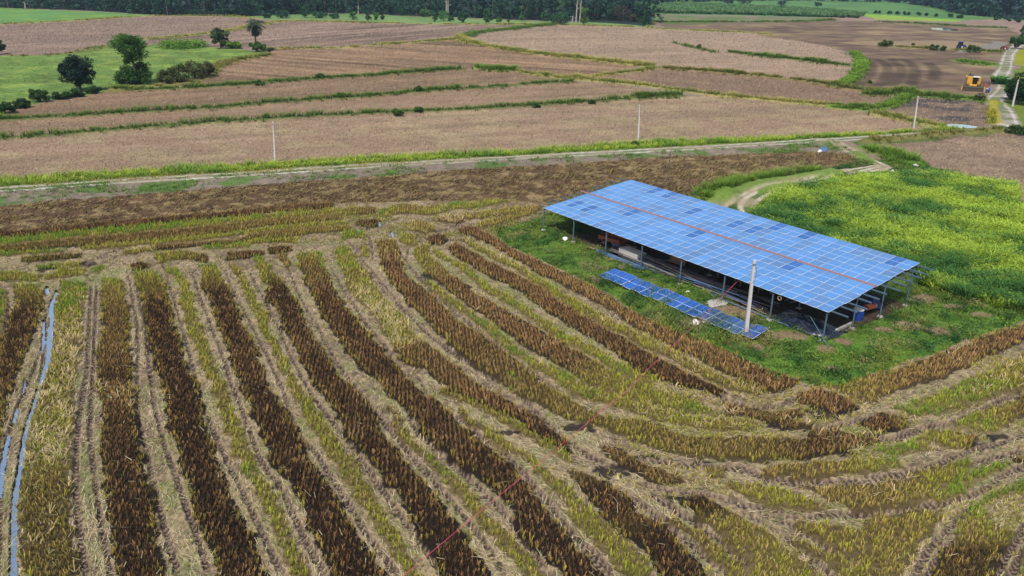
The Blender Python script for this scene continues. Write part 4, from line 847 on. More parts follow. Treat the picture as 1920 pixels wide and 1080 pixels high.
# ---------------------------------------------------------------- trees
m_bark = mat_plain('bark', A(110, 96, 80), .9, 0, .5, .3, 3); m_pale = mat_plain('pale_bark', A(176, 170, 158), .85, 0, .3, .2, 2)
def crown_np(H, W, z0, nclump, nleaf, leaf, cd, cl, shape='round', r_=None):
    g = r_ or rng; cc = []; tries = 0
    while len(cc) < nclump and tries < nclump*30:
        tries += 1
        u = g.normal(size=3); u /= np.linalg.norm(u); r = g.random()**.38
        zc = (z0+H)/2; p = np.array([u[0]*r*W/2, u[1]*r*W/2, zc+u[2]*r*(H-z0)/2])
        if shape != 'round':
            a_ = g.uniform(0, 6.283); q_ = math.sqrt(g.random()); p = np.array([math.cos(a_)*q_*W/2, math.sin(a_)*q_*W/2, g.uniform(z0, H*.95)])
        t = (p[2]-z0)/(H-z0)
        if shape == 'tall': lim = W/2*(.82+.2*math.sin(t*9+1))*(1.02-.38*t)
        elif shape == 'cone': lim = W/2*(1.1-t)
        elif shape == 'lobed': lim = W/2*(.6+.5*abs(math.sin(t*6+2)))*(1.25-.55*t)
        else: lim = W/2
        if math.hypot(p[0], p[1]) > lim: continue
        if vn(np.array([p[0]*1.3/W*4]), np.array([p[2]*1.3/H*5+p[1]/W*3]), 5)[0] < .25: continue
        cc.append(p)
    cc = np.array(cc); rad = W*.15*g.uniform(.6, 1.25, len(cc)); n = nleaf//len(cc)
    u = g.normal(size=(len(cc), n, 3)); u /= np.linalg.norm(u, axis=2)[..., None]; u[..., 2] = u[..., 2]*.8
    P = (cc[:, None]+u*(rad[:, None]*g.uniform(.55, 1.08, (len(cc), n)))[..., None]).reshape(-1, 3)
    P[:, 2] = np.maximum(P[:, 2], .1)
    tone = np.clip(np.repeat(g.random(len(cc)), n)*.6+g.random(len(P))*.5, 0, 1)
    c = mix(np.tile(cd, (len(P), 1)), cl, tone)
    return leafquads(P, leaf, c), cc
def trunk_mb(H, r, cc=None, lean=(0, 0), top=None, limbs=5):
    mb = MB(); top = top or H*.75
    ax = [(lean[0]*t+.06*H*math.sin(t*4+H)*.3, lean[1]*t, top*t) for t in (0, .3, .6, 1)]
    mb.tube(ax, [r*1.25, r, r*.75, r*.3], 7)
    if cc is not None and limbs:
        for p in cc[rng.choice(len(cc), min(limbs, len(cc)), replace=False)]:
            k = rng.uniform(.35, .7); b = (lean[0]*k, lean[1]*k, top*k)
            mb.tube([b, ((b[0]+p[0])/2, (b[1]+p[1])/2, (b[2]+p[2])/2+.1), tuple(p)], [r*.5, r*.35, r*.12], 5)
    return mb
def tree(name, px, py, hpx, wpx, label, cat, cd, cl, shape='round', z0=.3, leaf=None, nleaf=2600, group=None, bark=None, nclump=40, limbs=6):
    x, y = [float(a) for a in unp(px, py)]; s = ppm(x, y); H, W = hpx/s, wpx/s
    z, _, _ = land(np.array([x]), np.array([y]))
    t = empty(name, (x, y, float(z[0])-.05), rng.uniform(0, 6)); tag(t, label, cat, group)
    (v, q, c), cc = crown_np(H*.98, W*.92, H*z0+.04*H, nclump, int(nleaf*1.9), leaf or max(.22, 3./s), A(*cd, k=.95), A(*cl, k=.95), shape)
    link('crown' if cat != 'shrub' else 'foliage', mesh_np('crown', v, q, c, m_leaf), t)
    trunk_mb(H, max(.05, W*.035), cc, limbs=limbs).obj('trunk' if cat != 'shrub' else 'stem', bark or m_bark, t)
    return t
tree('tree', 151, 170, 62, 62, 'dark round tree standing alone at the pasture corner', 'tree', (14, 34, 26), (32, 62, 40), z0=.13, nleaf=8000, nclump=90)
tree('tree', 256, 156, 88, 66, 'tall ragged green tree in the middle of the left pasture', 'tree', (24, 50, 18), (64, 100, 32), 'tall', z0=.02, nleaf=9000, nclump=110)
tree('tree', -4, 102, 30, 30, 'dark tree cut off by the left edge of the view', 'tree', (18, 40, 24), (40, 72, 34), z0=.1)
tree('shrub', 237, 88, 18, 62, 'wide green scrub mound behind the tall pasture tree', 'shrub', (44, 84, 24), (92, 140, 44), z0=0, nclump=40, nleaf=2600)
tree('tree', 415, 91, 40, 34, 'grey green bushy tree left of the coconut palm', 'tree', (38, 58, 32), (84, 106, 60), z0=.08)
tree('shrub', 438, 91, 15, 32, 'bright green bushes between the bushy tree and the palm', 'shrub', (60, 100, 26), (120, 160, 44), z0=0, nclump=20, nleaf=1200)
tree('shrub', 340, 89, 9, 90, 'long low green hedge at the back of the left pasture', 'shrub', (60, 96, 24), (108, 150, 44), z0=0, nclump=50, nleaf=2600)
tree('tree', 484, 97, 20, 32, 'small leafy tree at the foot of the coconut palm', 'tree', (34, 66, 22), (80, 118, 40), z0=.15, nclump=20, nleaf=1400)
tree('tree', 507, 102, 15, 14, 'smallest sapling right of the palm at the pasture tip', 'tree', (40, 58, 36), (84, 100, 60), z0=.3, nclump=10, nleaf=500)
for px, py, h, w_, lb in ((312, 158, 22, 40, 'rounded shrub at the left end of the brown pasture hedge'), (337, 155, 32, 46, 'tallest shrub in the middle of the brown pasture hedge'), (366, 149, 30, 46, 'greyish brown shrub next to the tallest hedge shrub'), (390, 144, 26, 38, 'shrub at the right end of the brown pasture hedge')):
    tree('shrub', px, py, h, w_, lb, 'shrub', (44, 58, 30), (98, 104, 56), z0=0, nclump=24, nleaf=1600, group='hedge shrubs beside the left pasture')
for px, py, h, w_, lb in ((76, 191, 26, 36, 'largest dark shrub in the hedge below the left pasture'), (10, 212, 20, 40, 'dark shrub at the far left end of the lower pasture hedge'), (42, 203, 18, 34, 'low dark shrub between the hedge end and its largest shrub'), (112, 186, 14, 34, 'low hedge shrub just left of the round dark tree'), (145, 181, 14, 34, 'low hedge shrub under the round dark tree'), (176, 175, 12, 28, 'small hedge shrub right of the round dark tree')):
    tree('shrub', px, py, h, w_, lb, 'shrub', (22, 48, 24), (62, 96, 44), z0=0, nclump=24, nleaf=1600, group='hedge shrubs below the left pasture')
for px, py, h, w_, lb in ((487, 160, 9, 22, 'small green bush on the upper bund below the palm'), (640, 185, 9, 20, 'bush on the middle bund near its left third'), (785, 174, 9, 20, 'dark bush on the middle bund left of centre'), (745, 217, 13, 24, 'dark green bush on the lowest bund above the road'), (785, 212, 9, 18, 'small bush right of the dark one on the lowest bund'), (1005, 202, 11, 18, 'round dark bush at the centre of the lowest bund'), (1110, 195, 9, 16, 'low bush near the right end of the lowest bund'), (600, 149, 8, 18, 'low bush on the uppermost left bund'), (1190, 274, 12, 18, 'green bush at the foot of the middle utility pole'), (1632, 156, 6, 10, 'tiny bush beside the curved grassy bund')):
    tree('bush', px, py, h, w_, lb, 'shrub', (38, 70, 24), (84, 122, 42), z0=0, nclump=14, nleaf=800, group='bushes on the field bunds')
for px, py, h, w_, lb in ((1748, 94, 10, 20, 'wide bush left of the pair on the far dark field bund'), (1768, 95, 9, 12, 'narrow bush on the far bund left of the blue tractor'), (1822, 98, 12, 30, 'widest bush on the far bund right of the blue tractor'), (1712, 85, 4, 6, 'tiny isolated bush on the far bund'), (1657, 87, 9, 26, 'low pale bush at the left end of the far bund'), (1310, 92, 8, 10, 'bare grey bush among the pale upper fields')):
    tree('bush', px, py, h, w_, lb, 'shrub', (40, 62, 26), (96, 116, 50), z0=0, nclump=12, nleaf=600, group='bushes on the far field bunds')
# right edge
tree('tree', 1908, 196, 60, 44, 'dark spreading tree behind the leaning far right pole', 'tree', (16, 40, 16), (48, 86, 30), z0=.05, nclump=60, nleaf=4200)
tree('tree', 1896, 188, 38, 40, 'lower dark tree overhanging the bend in the dirt road', 'tree', (20, 46, 18), (58, 98, 32), z0=.05, nclump=40, nleaf=2600)
tree('tree', 1940, 200, 52, 50, 'dark tree half outside the right edge beside the road', 'tree', (16, 40, 18), (48, 86, 32), z0=.05, nclump=40, nleaf=2600)
tree('shrub', 1908, 252, 16, 40, 'dark shrub at the right edge below the road junction', 'shrub', (26, 50, 18), (68, 96, 34), z0=0, nclump=20, nleaf=1200)
tree('tree', 1905, 92, 26, 34, 'green roadside tree where the lane leaves at top right', 'tree', (28, 62, 24), (70, 116, 44), z0=.05, nclump=30, nleaf=1800)
tree('tree', 1921, 66, 20, 24, 'small tree at the very right edge above the lane', 'tree', (24, 56, 28), (60, 100, 44), z0=.05, nclump=20, nleaf=1000)
tree('shrub', 1838, 192, 12, 22, 'grey brush heap beside the lane in front of the harvester', 'shrub', (84, 84, 60), (136, 132, 96), z0=0, nclump=14, nleaf=900)
# trees in front of the wood
FT = [(1012, 45, 30, 12, 'slim pale-stemmed', 'slim pale green tree rising from the far pasture'), ]
for k, (px, py, h, w_, lb, cd, cl, sh) in enumerate([
 (572, 33, 32, 26, 'tall dark green tree left of the gap in the far wood', (24, 60, 40), (50, 98, 52), 'cone'), (530, 34, 14, 30, 'broad dark bush at the left end of the far pasture strip', (30, 66, 48), (58, 100, 66), 'round'),
 (500, 34, 9, 20, 'low bush touching the left end of the far wood', (34, 66, 46), (62, 100, 62), 'round'), (600, 34, 12, 34, 'spreading low tree right of the tall dark tree', (30, 72, 48), (62, 112, 62), 'round'),
 (627, 35, 10, 20, 'small round bush on the far pasture below the wood', (34, 74, 48), (60, 108, 62), 'round'), (663, 37, 16, 18, 'yellow green sapling standing in the far pasture', (60, 100, 52), (104, 146, 72), 'round'),
 (690, 38, 21, 15, 'narrow dark tree in the far pasture', (30, 74, 40), (56, 106, 52), 'tall'), (706, 38, 15, 14, 'pale bush just right of the narrow dark tree', (64, 104, 54), (106, 144, 74), 'round'),
 (717, 38, 10, 8, 'tiny dark bush in the far pasture', (34, 72, 40), (54, 98, 50), 'round'), (797, 32, 14, 20, 'light green tree against the palms of the far wood', (56, 96, 52), (96, 134, 66), 'round'),
 (815, 41, 16, 13, 'compact dark green tree left of centre below the wood', (34, 78, 36), (60, 112, 46), 'round'), (832, 39, 18, 22, 'light domed tree next to the compact dark one', (60, 104, 56), (98, 142, 72), 'round'),
 (845, 40, 10, 14, 'low bush right of the light domed tree', (54, 96, 50), (88, 132, 64), 'round'), (866, 43, 20, 20, 'dark bushy tree at the middle of the pasture strip', (26, 64, 40), (50, 94, 52), 'round'),
 (912, 44, 26, 18, 'upright green tree in front of the far wood centre', (46, 88, 42), (84, 128, 54), 'tall'), (936, 44, 12, 14, 'small yellowish bush between two upright trees', (60, 104, 50), (96, 140, 62), 'round'),
 (953, 44, 20, 13, 'egg shaped dark tree in the far pasture', (22, 60, 40), (44, 88, 50), 'round'), (978, 40, 30, 14, 'slim tree with a bare pale stem in the far pasture', (60, 100, 60), (96, 134, 80), 'tall'),
 (1022, 40, 20, 16, 'light tree with a thin stem left of the grey stumps', (58, 96, 62), (92, 128, 78), 'round'), (1050, 47, 20, 40, 'wide dark bush below the white stumps', (30, 72, 48), (58, 104, 58), 'round'),
 (1094, 46, 32, 24, 'yellow green tree with an upright crown beside white trunks', (60, 96, 34), (104, 140, 50), 'tall'), (1052, 42, 44, 26, 'tall yellow green tree above the white stumps', (56, 92, 50), (94, 128, 62), 'tall'),
 (1207, 49, 40, 30, 'dark conical tree at the corner of the far wood', (18, 52, 34), (42, 86, 44), 'cone'), (1145, 38, 28, 44, 'dark olive tree mass left of the brown tree', (26, 56, 42), (48, 84, 52), 'round'),
 (1168, 40, 30, 36, 'reddish brown tree in the far wood', (44, 44, 40), (84, 76, 62), 'round'), (1185, 41, 14, 24, 'reddish brown low shrub by the conical tree', (60, 54, 46), (96, 86, 66), 'round'),
 (920, 38, 5, 10, 'small dark bush at the upper field corner', (34, 72, 34), (60, 104, 46), 'round'),
 (1465, 11, 10, 22, 'round dark tree beyond the middle of the plantation', (16, 40, 40), (34, 66, 54), 'round'), (1533, 14, 12, 16, 'dark tree standing right of the plantation middle', (16, 42, 36), (34, 68, 48), 'round'),
 (1365, 8, 9, 22, 'round dark tree beyond the left half of the plantation', (16, 42, 44), (34, 66, 56), 'round'), (1395, 8, 10, 26, 'broad dark tree beyond the plantation left of middle', (14, 38, 44), (30, 60, 56), 'round'),
 (1803, 24, 20, 34, 'largest black green tree at the top right', (12, 30, 36), (26, 54, 50), 'round'), (1815, 27, 16, 24, 'round dark tree touching the largest one at top right', (12, 32, 36), (26, 54, 48), 'round'),
 (1853, 27, 14, 26, 'dark tree alone right of the largest pair', (14, 38, 38), (30, 60, 50), 'round'), (1885, 30, 30, 30, 'tall dark tree near the right end of the far line', (14, 40, 40), (34, 66, 54), 'round'), (1912, 34, 34, 30, 'pale stemmed tall tree at the far right corner', (30, 66, 54), (60, 98, 70), 'tall')]):
    tree('tree', px, py, h, w_, lb, 'tree', cd, cl, sh, z0=.1, nclump=22, nleaf=900, leaf=max(.5, w_/60), group='trees in front of the far wood', limbs=2)
for k, (px, py, h, w_) in enumerate([(1668, 26, 6, 10), (1682, 27, 6, 10), (1700, 28, 7, 12), (1722, 29, 6, 9), (1738, 30, 6, 10), (1755, 31, 6, 10), (1641, 25, 5, 7), (1648, 25, 5, 6), (1780, 32, 6, 14), (1800, 34, 7, 12), (1870, 38, 8, 14), (1890, 40, 8, 14), (1910, 42, 8, 14)]):
    tree('bush', px, py, h, w_, 'small dark bush in the line behind the bright green strip', 'shrub', (30, 68, 46), (56, 100, 60), z0=0, nclump=8, nleaf=260, leaf=1.2, group='bush line at the far right', limbs=1)

def palm_parts(t, H, R, nf, cd, cl, leaf_w=.35):
    mb = MB(); mb.tube([(0, 0, 0), (.1*R, 0, H*.4), (.15*R, .05*R, H*.8)], [H*.03, H*.022, H*.018], 8); mb.obj('trunk', m_bark, t)
    P, AZ, c0s = [], [], []
    V = []; Qs = []; C = []; b = 0
    for k in range(nf):
        az = k*2.399+rng.uniform(-.2, .2); el = rng.uniform(-1.4, 1.4); L = R*rng.uniform(.85, 1.1)
        pts = []; p = np.array([.15*R, .05*R, H*.8]); e = el
        for s in range(9):
            pts.append(p.copy()); p = p+L/8*np.array([math.cos(az)*math.cos(e), math.sin(az)*math.cos(e), math.sin(e)]); e -= .2
        pts = np.array(pts); side = np.array([-math.sin(az), math.cos(az), 0])
        for s in range(8):
            for f in (0, .5):
                a = pts[s]*(1-f)+pts[s+1]*f; d = pts[s+1]-pts[s]; d /= np.linalg.norm(d)
                ll = leaf_w*R*math.sin(math.pi*(s+f+1)/9.5)
                for sg in (-1, 1):
                    tip = a+side*sg*ll*.8+d*ll*.45-np.array([0, 0, ll*.45])
                    V += [a, a+d*.09*R*.5, tip+d*.02*R, tip]; Qs.append([b, b+1, b+2, b+3]); b += 4
                    cc = A(*cd)*(1-rng.random())+A(*cl)*rng.random()*1.0; C += [cc]*4
    link('fronds', mesh_np('fronds', np.array(V), np.array(Qs), np.array(C), m_leaf), t)
def palm(px, py, hpx, rpx, label, cd, cl, nf=22, name='palm_tree', group=None):
    x, y = [float(a) for a in unp(px, py)]; s = ppm(x, y); z, _, _ = land(np.array([x]), np.array([y]))
    t = empty(name, (x, y, float(z[0])), rng.uniform(0, 6)); tag(t, label, 'palm', group); palm_parts(t, hpx/s, rpx/s, nf, cd, cl); return t
palm(481, 96, 60, 22, 'tall coconut palm with drooping fronds by the pasture tip', (40, 56, 40), (88, 106, 72), 46)
x, y = [float(a) for a in unp(1873, 158)]; t = empty('banana_clump', (x, y, 0)); tag(t, 'leafy banana clump beside the lane near the harvester', 'banana plant')
n = 26; bx_, by_ = rng.normal(0, .8, n), rng.normal(0, .8, n)
va, qa, ca = clumps(bx_, by_, .3+0*bx_, 10, rng.uniform(2.2, 4., n), .5+0*bx_, np.tile(A(40, 92, 40), (n, 1)), np.tile(A(100, 156, 64), (n, 1)), .3, .5, 4, .55); link('leaves', mesh_np('leaves', va, qa, ca, m_leaf), t)
for k in range(7): mb = MB(); mb.tube([(bx_[k], by_[k], 0), (bx_[k], by_[k], 1.7)], [.14, .1], 7); mb.obj('stem', m_bark, t)
for k, (px, py, h, r) in enumerate([(747, 29, 26, 9), (770, 30, 28, 10), (783, 31, 26, 9), (845, 31, 26, 9), (728, 27, 26, 9), (712, 26, 24, 8)]):
    palm(px, py, h, r*1.3, 'blue green palm standing at the edge of the far wood', (44, 88, 72), (84, 130, 108), 18, group='palms along the far wood')
# bare pale trunks
for k, (px, py, h, l) in enumerate([(840, 33, 34, 'left'), (837, 33, 34, 'b'), (1080, 43, 40, 'c'), (1087, 43, 40, 'd'), (1073, 42, 12, 'e'), (672, 27, 16, 'f'), (48, 17, 14, 'g')]):
    x, y = [float(a) for a in unp(px, py)]; s = ppm(x, y); H = h/s; t = empty('bare_tree', (x, y, 0)); mb = MB()
    mb.tube([(0, 0, 0), (.1, 0, H*.5), (.25, 0, H)], [.42, .36, .22], 7); mb.obj('trunk', m_pale, t)
    mb = MB()
    for q in range(4): a = q*1.7; mb.tube([(.15, 0, H*(.6+.09*q)), (.15+math.cos(a)*1.6, math.sin(a)*1.6, H*(.7+.09*q))], [.16, .05], 5)
    mb.obj('branch', m_pale, t); tag(t, 'white bare trunk standing in front of the far wood', 'tree', 'pale trunks along the far wood')
# the wood itself
fp = []; trunks = MB()
def woodrow(line, rows, step, hgt, wd, cd, cl, nleaf=260, leaf=1.5):
    p = P2(_pts(line)); p = dens(p, 3.)
    L = np.r_[0, np.cumsum(np.linalg.norm(np.diff(p, axis=0), axis=1))]
    for r_ in range(rows):
        for s in np.arange(rng.uniform(0, step), L[-1], step):
            x = np.interp(s, L, p[:, 0])+rng.normal(0, step*.25); y = np.interp(s, L, p[:, 1])+r_*wd*.8+rng.normal(0, 2)
            if abs(x) > .8*y: continue
            H = hgt*rng.uniform(.75, 1.2); W = wd*rng.uniform(.8, 1.4); tt = rng.random()
            (v, q, c), cc = crown_np(H, W, H*rng.uniform(.0, .1), 14, nleaf if r_ < 2 else nleaf//2, leaf if r_ < 2 else leaf*1.5, A(*cd, k=1.)*(.7+.6*tt), A(*cl, k=1.1)*(.75+.5*tt)*np.array([1+.25*(tt-.5), 1, 1-.2*(tt-.5)]), ['round', 'tall', 'lobed', 'cone'][rng.integers(0, 4)])
            v = v+np.array([x, y, 0]); fp.append((v, q, c))
            if r_ == 0 and rng.random() < .4: trunks.tube([(x, y, 0), (x, y, H*.6)], [W*.022, W*.015], 5)
woodrow('-260,4 0,14 100,17 190,20 292,28 400,30 480,30 600,25 700,27 800,31 860,32 960,36 1090,38 1150,36 1230,42', 4, 6.5, 15, 9, (20, 46, 36), (46, 80, 60), 420, 1.1)
woodrow('1240,5 1300,3 1450,1 1600,3 1700,6 1790,18', 2, 12, 13, 14, (16, 42, 44), (36, 68, 66), 160, 2.6)
woodrow('1790,18 1830,28 1890,34 1990,40', 3, 9, 16, 11, (18, 46, 44), (42, 78, 62), 240, 1.9)
woodrow('1150,2 1500,-8 1800,-4 1960,0', 3, 22, 18, 24, (20, 46, 52), (36, 68, 72), 130, 4.5)
va, qa, ca = join(fp); o = link('wood', mesh_np('wood', va, qa, ca, m_leaf)); tag(o, 'dense dark wood closing the view behind the fields', 'wood', kind='stuff')
o = trunks.obj('wood_trunks', m_bark); tag(o, 'shadowed trunks within the far wood', 'wood', kind='stuff')

# ---------------------------------------------------------------- solar shed
m_steel = mat_plain('galvanised_steel', A(120, 146, 172), .45, .5, 0, .12); m_alu = mat_plain('aluminium_frame', A(196, 216, 240, .62), .4, .3, 0, .06)
m_dark = mat_plain('dark_steel', A(66, 70, 78), .6, .4, 0, .2); m_conc = mat_plain('concrete', A(186, 182, 174), .85, 0, .3, .12, 8)
m_gut = mat_plain('red_gutter', A(188, 142, 144), .6, 0, 0, .12)
mgl, nt, p = new_mat('solar_cells')
uvn = nt.nodes.new('ShaderNodeUVMap'); uvn.uv_map = 'UVMap'; sep = nt.nodes.new('ShaderNodeSeparateXYZ'); nt.links.new(uvn.outputs[0], sep.inputs[0])
def _math(op, a, b=None, c=None):
    n = nt.nodes.new('ShaderNodeMath'); n.operation = op
    for i, v in enumerate((a, b, c)):
        if v is None: continue
        if isinstance(v, (int, float)): n.inputs[i].default_value = v
        else: nt.links.new(v, n.inputs[i])
    return n.outputs[0]
def _line(sock, mul, wdt):
    f = _math('FRACT', _math('MULTIPLY', sock, mul)); d = _math('ABSOLUTE', _math('SUBTRACT', f, .5)); return _math('GREATER_THAN', d, .5-wdt)
mid = _math('LESS_THAN', _math('ABSOLUTE', _math('SUBTRACT', sep.outputs[1], .5)), .011)
l1 = _line(sep.outputs[0], 2, .016); l2 = _line(sep.outputs[1], 12, .03); l3 = _line(sep.outputs[0], 6, .02)
at = nt.nodes.new('ShaderNodeAttribute'); at.attribute_name = 'Col'
def _mixc(fac, a, b):
    n = nt.nodes.new('ShaderNodeMix'); n.data_type = 'RGBA'
    nt.links.new(fac, n.inputs[0])
    for i, v in ((6, a), (7, b)):
        if isinstance(v, tuple): n.inputs[i].default_value = v
        else: nt.links.new(v, n.inputs[i])
    return n.outputs[2]
sc_ = nt.nodes.new('ShaderNodeVectorMath'); sc_.operation = 'SCALE'; sc_.inputs['Scale'].default_value = 1.35; nt.links.new(at.outputs['Color'], sc_.inputs[0])
c_ = _mixc(l2, at.outputs['Color'], sc_.outputs[0]); c_ = _mixc(l3, c_, sc_.outputs[0])
c_ = _mixc(l1, c_, (*A(140, 175, 235, .7), 1)); c_ = _mixc(mid, c_, (*A(190, 215, 255, .75), 1))
nt.links.new(c_, p.inputs['Base Color']); p.inputs['Roughness'].default_value = .28; p.inputs['IOR'].default_value = 1.5
p.inputs['Specular IOR Level'].default_value = .6
def panel_mesh(frames):
    """frames: list of (origin, u vector, v vector, tint); each panel = raised frame + cells"""
    V, Fc, UV, C, MI = [], [], [], [], []
    for o, uu, vv, tint in frames:
        o = Vector(o); uu = Vector(uu); vv = Vector(vv); n = uu.cross(vv).normalized(); fw = .030
        U, W_ = uu.length, vv.length; a, b = fw/U, fw/W_
        def q(s, t, h=0.): return o+uu*s+vv*t+n*h
        b0 = len(V); V += [q(0, 0, .035), q(1, 0, .035), q(1, 1, .035), q(0, 1, .035), q(a, b, .035), q(1-a, b, .035), q(1-a, 1-b, .035), q(a, 1-b, .035), q(0, 0), q(1, 0), q(1, 1), q(0, 1),
                           q(a, b, .030), q(1-a, b, .030), q(1-a, 1-b, .030), q(a, 1-b, .030)]
        fs = [(0, 1, 5, 4), (1, 2, 6, 5), (2, 3, 7, 6), (3, 0, 4, 7), (8, 9, 1, 0), (9, 10, 2, 1), (10, 11, 3, 2), (11, 8, 0, 3), (11, 10, 9, 8), (12, 13, 14, 15)]
        for k, f in enumerate(fs):
            Fc.append([i+b0 for i in f]); MI.append(1 if k == 9 else 0); UV += [(0, 0), (1, 0), (1, 1), (0, 1)]
        C += [tint]*16
    me = mesh_np('solar_panel', np.array([tuple(v) for v in V]), np.array(Fc), np.array(C), mats=[m_alu, mgl], mi=MI)
    uvl = me.uv_layers.new(name='UVMap'); uvl.data.foreach_set('uv', np.array(UV, np.float32).ravel()); return me
def tint(i, j):
    r = rng.random(); base = A(44, 92, 172)
    t = A(92, 144, 204, .66)*(.9+.2*rng.random())
    if r < .08: t = A(58, 112, 184)*(.85+.2*rng.random())
    elif r < .3: t = A(98, 140, 192)*(.9+.2*rng.random())
    return t
shed = empty('solar_shed', (SX, SY, 0), SYAW); tag(shed, 'long open shed roofed with blue solar panels on steel posts', 'shed')
def rz_(v): return SHH+v*math.tan(SSL)
cs, sn = math.cos(SSL), math.sin(SSL); allp = []
for j in range(6):
    v0 = j*SPL+(.3 if j > 2 else 0)
    off = [0, .05, -.03, .02, -.05, .03][j]
    for i in range(32):
        o = (i*PITCH+off, v0*cs, SHH+v0*sn+.0)
        allp.append((i, j, (o, (PITCH-.012, 0, 0), (0, (SPL-.014)*cs, (SPL-.014)*sn), tint(i, j))))
def near_key(e):
    x, y = shed_w(e[0]*PITCH+.5, (e[1]+.5)*SPL); return depth(x, y)
allp.sort(key=near_key)
for e in allp[:100]: link('solar_panel', panel_mesh([e[2]]), shed)
o = link('solar_panel', panel_mesh([e[2] for e in allp[100:]]), shed); tag(o, kind='stuff')
mb = MB(); vg_ = 3*SPL+.15
mb.box(((SU-1.3)/2, vg_*cs, SHH+vg_*sn-.015), (SU+1.3, .2, .02), rx=SSL); mb.box(((SU-1.3)/2, (vg_-.095)*cs, SHH+(vg_-.095)*sn+.03), (SU+1.3, .02, .06), rx=SSL); mb.box(((SU-1.3)/2, (vg_+.095)*cs, SHH+(vg_+.095)*sn+.03), (SU+1.3, .02, .06), rx=SSL)
mb.obj('gutter', m_gut, shed)
for j in range(6):
    v0 = j*SPL+(.3 if j > 2 else 0)
    for f in (.22, .78):
        v = v0+f*SPL; a, b = 1.15+rng.uniform(-.25, .25), 1.35+rng.uniform(-.2, .25); mb = MB()
        mb.box(((SU+b-a)/2, v*cs, SHH+v*sn-.052), (SU+a+b, .07, .1), rx=SSL); mb.obj('purlin', m_steel, shed)
PU = [.12+k*(SU-.24)/7 for k in range(8)]; PV = [.06, 3.94, 7.88, 11.82]
for k, u in enumerate(PU):
    mb = MB(); L = 12.3; mb.box((u, L/2*cs, SHH+L/2*sn-.152), (.08, L, .1), rx=SSL); mb.obj('rafter', m_dark, shed)
    for v in PV:
        h = rz_(v)-.19; mb = MB(); mb.tube([(u, v, 0), (u, v, h)], .065, 10); mb.box((u, v, h), (.16, .16, .02)); mb.obj('post', m_steel, shed)
        mb = MB(); mb.box((u+rng.uniform(-.05, .05), v, .04), (.42, .38, .12), rz=rng.uniform(-.3, .3), taper=.8); mb.obj('footing', m_conc, shed)
mb = MB(); mb.tube([(PU[7]-1.6, .6, 1.25), (PU[7]+.95, -.6, .05)], .03, 6); mb.obj('brace', m_steel, shed)
mb = MB(); mb.tube([(PU[7]-1.9, -.3, 1.1), (PU[7]-.9, -.25, .5), (PU[7]-.1, -.35, .05)], .016, 5); mb.obj('cable', m_dark, shed)
mb = MB(); mb.tube([(22.3, .12, .12), (PU[7]-3, .12, .1)], .06, 6); mb.obj('sill_rail', m_steel, shed)

# ---------------------------------------------------------------- things under and by the shed
def at_px(px, py, z=0.): x, y = unp(px, py, z); return float(x), float(y)
def shed_thing(name, u, v, rz=0., z=0.): x, y = shed_w(u, v); return empty(name, (x, y, z), SYAW+rz)
def uv_px(px, py): x, y = at_px(px, py); return [float(a) for a in shed_uv(np.array(x), np.array(y))]
m_rust = mat_plain('rusty_orange', A(176, 96, 64), .8, 0, .3, .3); m_tyre = mat_plain('rubber', A(34, 32, 32), .9, 0, 0, .2)
m_wood = mat_plain('timber', A(176, 150, 116), .85, 0, .2, .2, 9); m_ply = mat_plain('plywood', A(190, 134, 92), .8, 0, .1, .2); m_gwood = mat_plain('grey_timber', A(150, 140, 130), .9, 0, .2, .25, 9)
m_blue = mat_plain('blue_plastic', A(36, 74, 170), .5, 0, 0, .15); m_white = mat_plain('white_plastic', A(225, 222, 216, .8), .6, 0, .2, .1)
m_board = mat_plain('fibre_board', A(206, 200, 192, .75), .8, 0, .1, .08); m_bamboo = mat_plain('weathered_pole', A(120, 108, 108), .75, .2, 0, .25); m_bsteel = mat_plain('blue_grey_tube', A(112, 146, 196), .4, .4, 0, .15)
# orange farm trailer
u0, v0 = uv_px(1140, 462); t = shed_thing('farm_trailer', u0, v0+.6, .15); tag(t, 'rusty orange farm trailer with two wheels under the shed', 'trailer')
mb = MB(); mb.box((0, 0, .55), (2.6, 1.3, .06)); mb.box((0, -.65, .75), (2.6, .05, .38)); mb.box((0, .65, .75), (2.6, .05, .38)); mb.box((-1.3, 0, .75), (.05, 1.3, .38)); mb.box((1.3, 0, .68), (.05, 1.3, .24)); mb.obj('body', m_rust, t)
mb = MB(); mb.box((1.9, 0, .45), (1.2, .08, .08)); mb.tube([(2.5, 0, .45), (2.5, 0, 0)], .04, 6); mb.obj('drawbar', m_rust, t)
for sy in (-.72, .72):
    mb = MB(); mb.tube([(-.5, sy-.09, .34), (-.5, sy+.09, .34)], .34, 14); mb.tube([(-.5, sy-.1, .34), (-.5, sy+.1, .34)], .16, 10, m=1); mb.obj('wheel', [m_tyre, m_rust], t)
# stack of boards
u0, v0 = uv_px(1178, 486); t = shed_thing('board_stack', u0, v0+.5, -.03); tag(t, 'neat stack of pale grey boards beside the blue tubes', 'boards'); mb = MB()
for k in range(9): mb.box((rng.uniform(-.02, .02), rng.uniform(-.02, .02), .06+k*.085), (2.5, 1.15, .078))
mb.obj('boards', m_board, t); mb = MB()
for dx in (-.9, .9): mb.box((dx, 0, .01), (.1, 1.1, .1))
mb.obj('bearer', m_gwood, t)
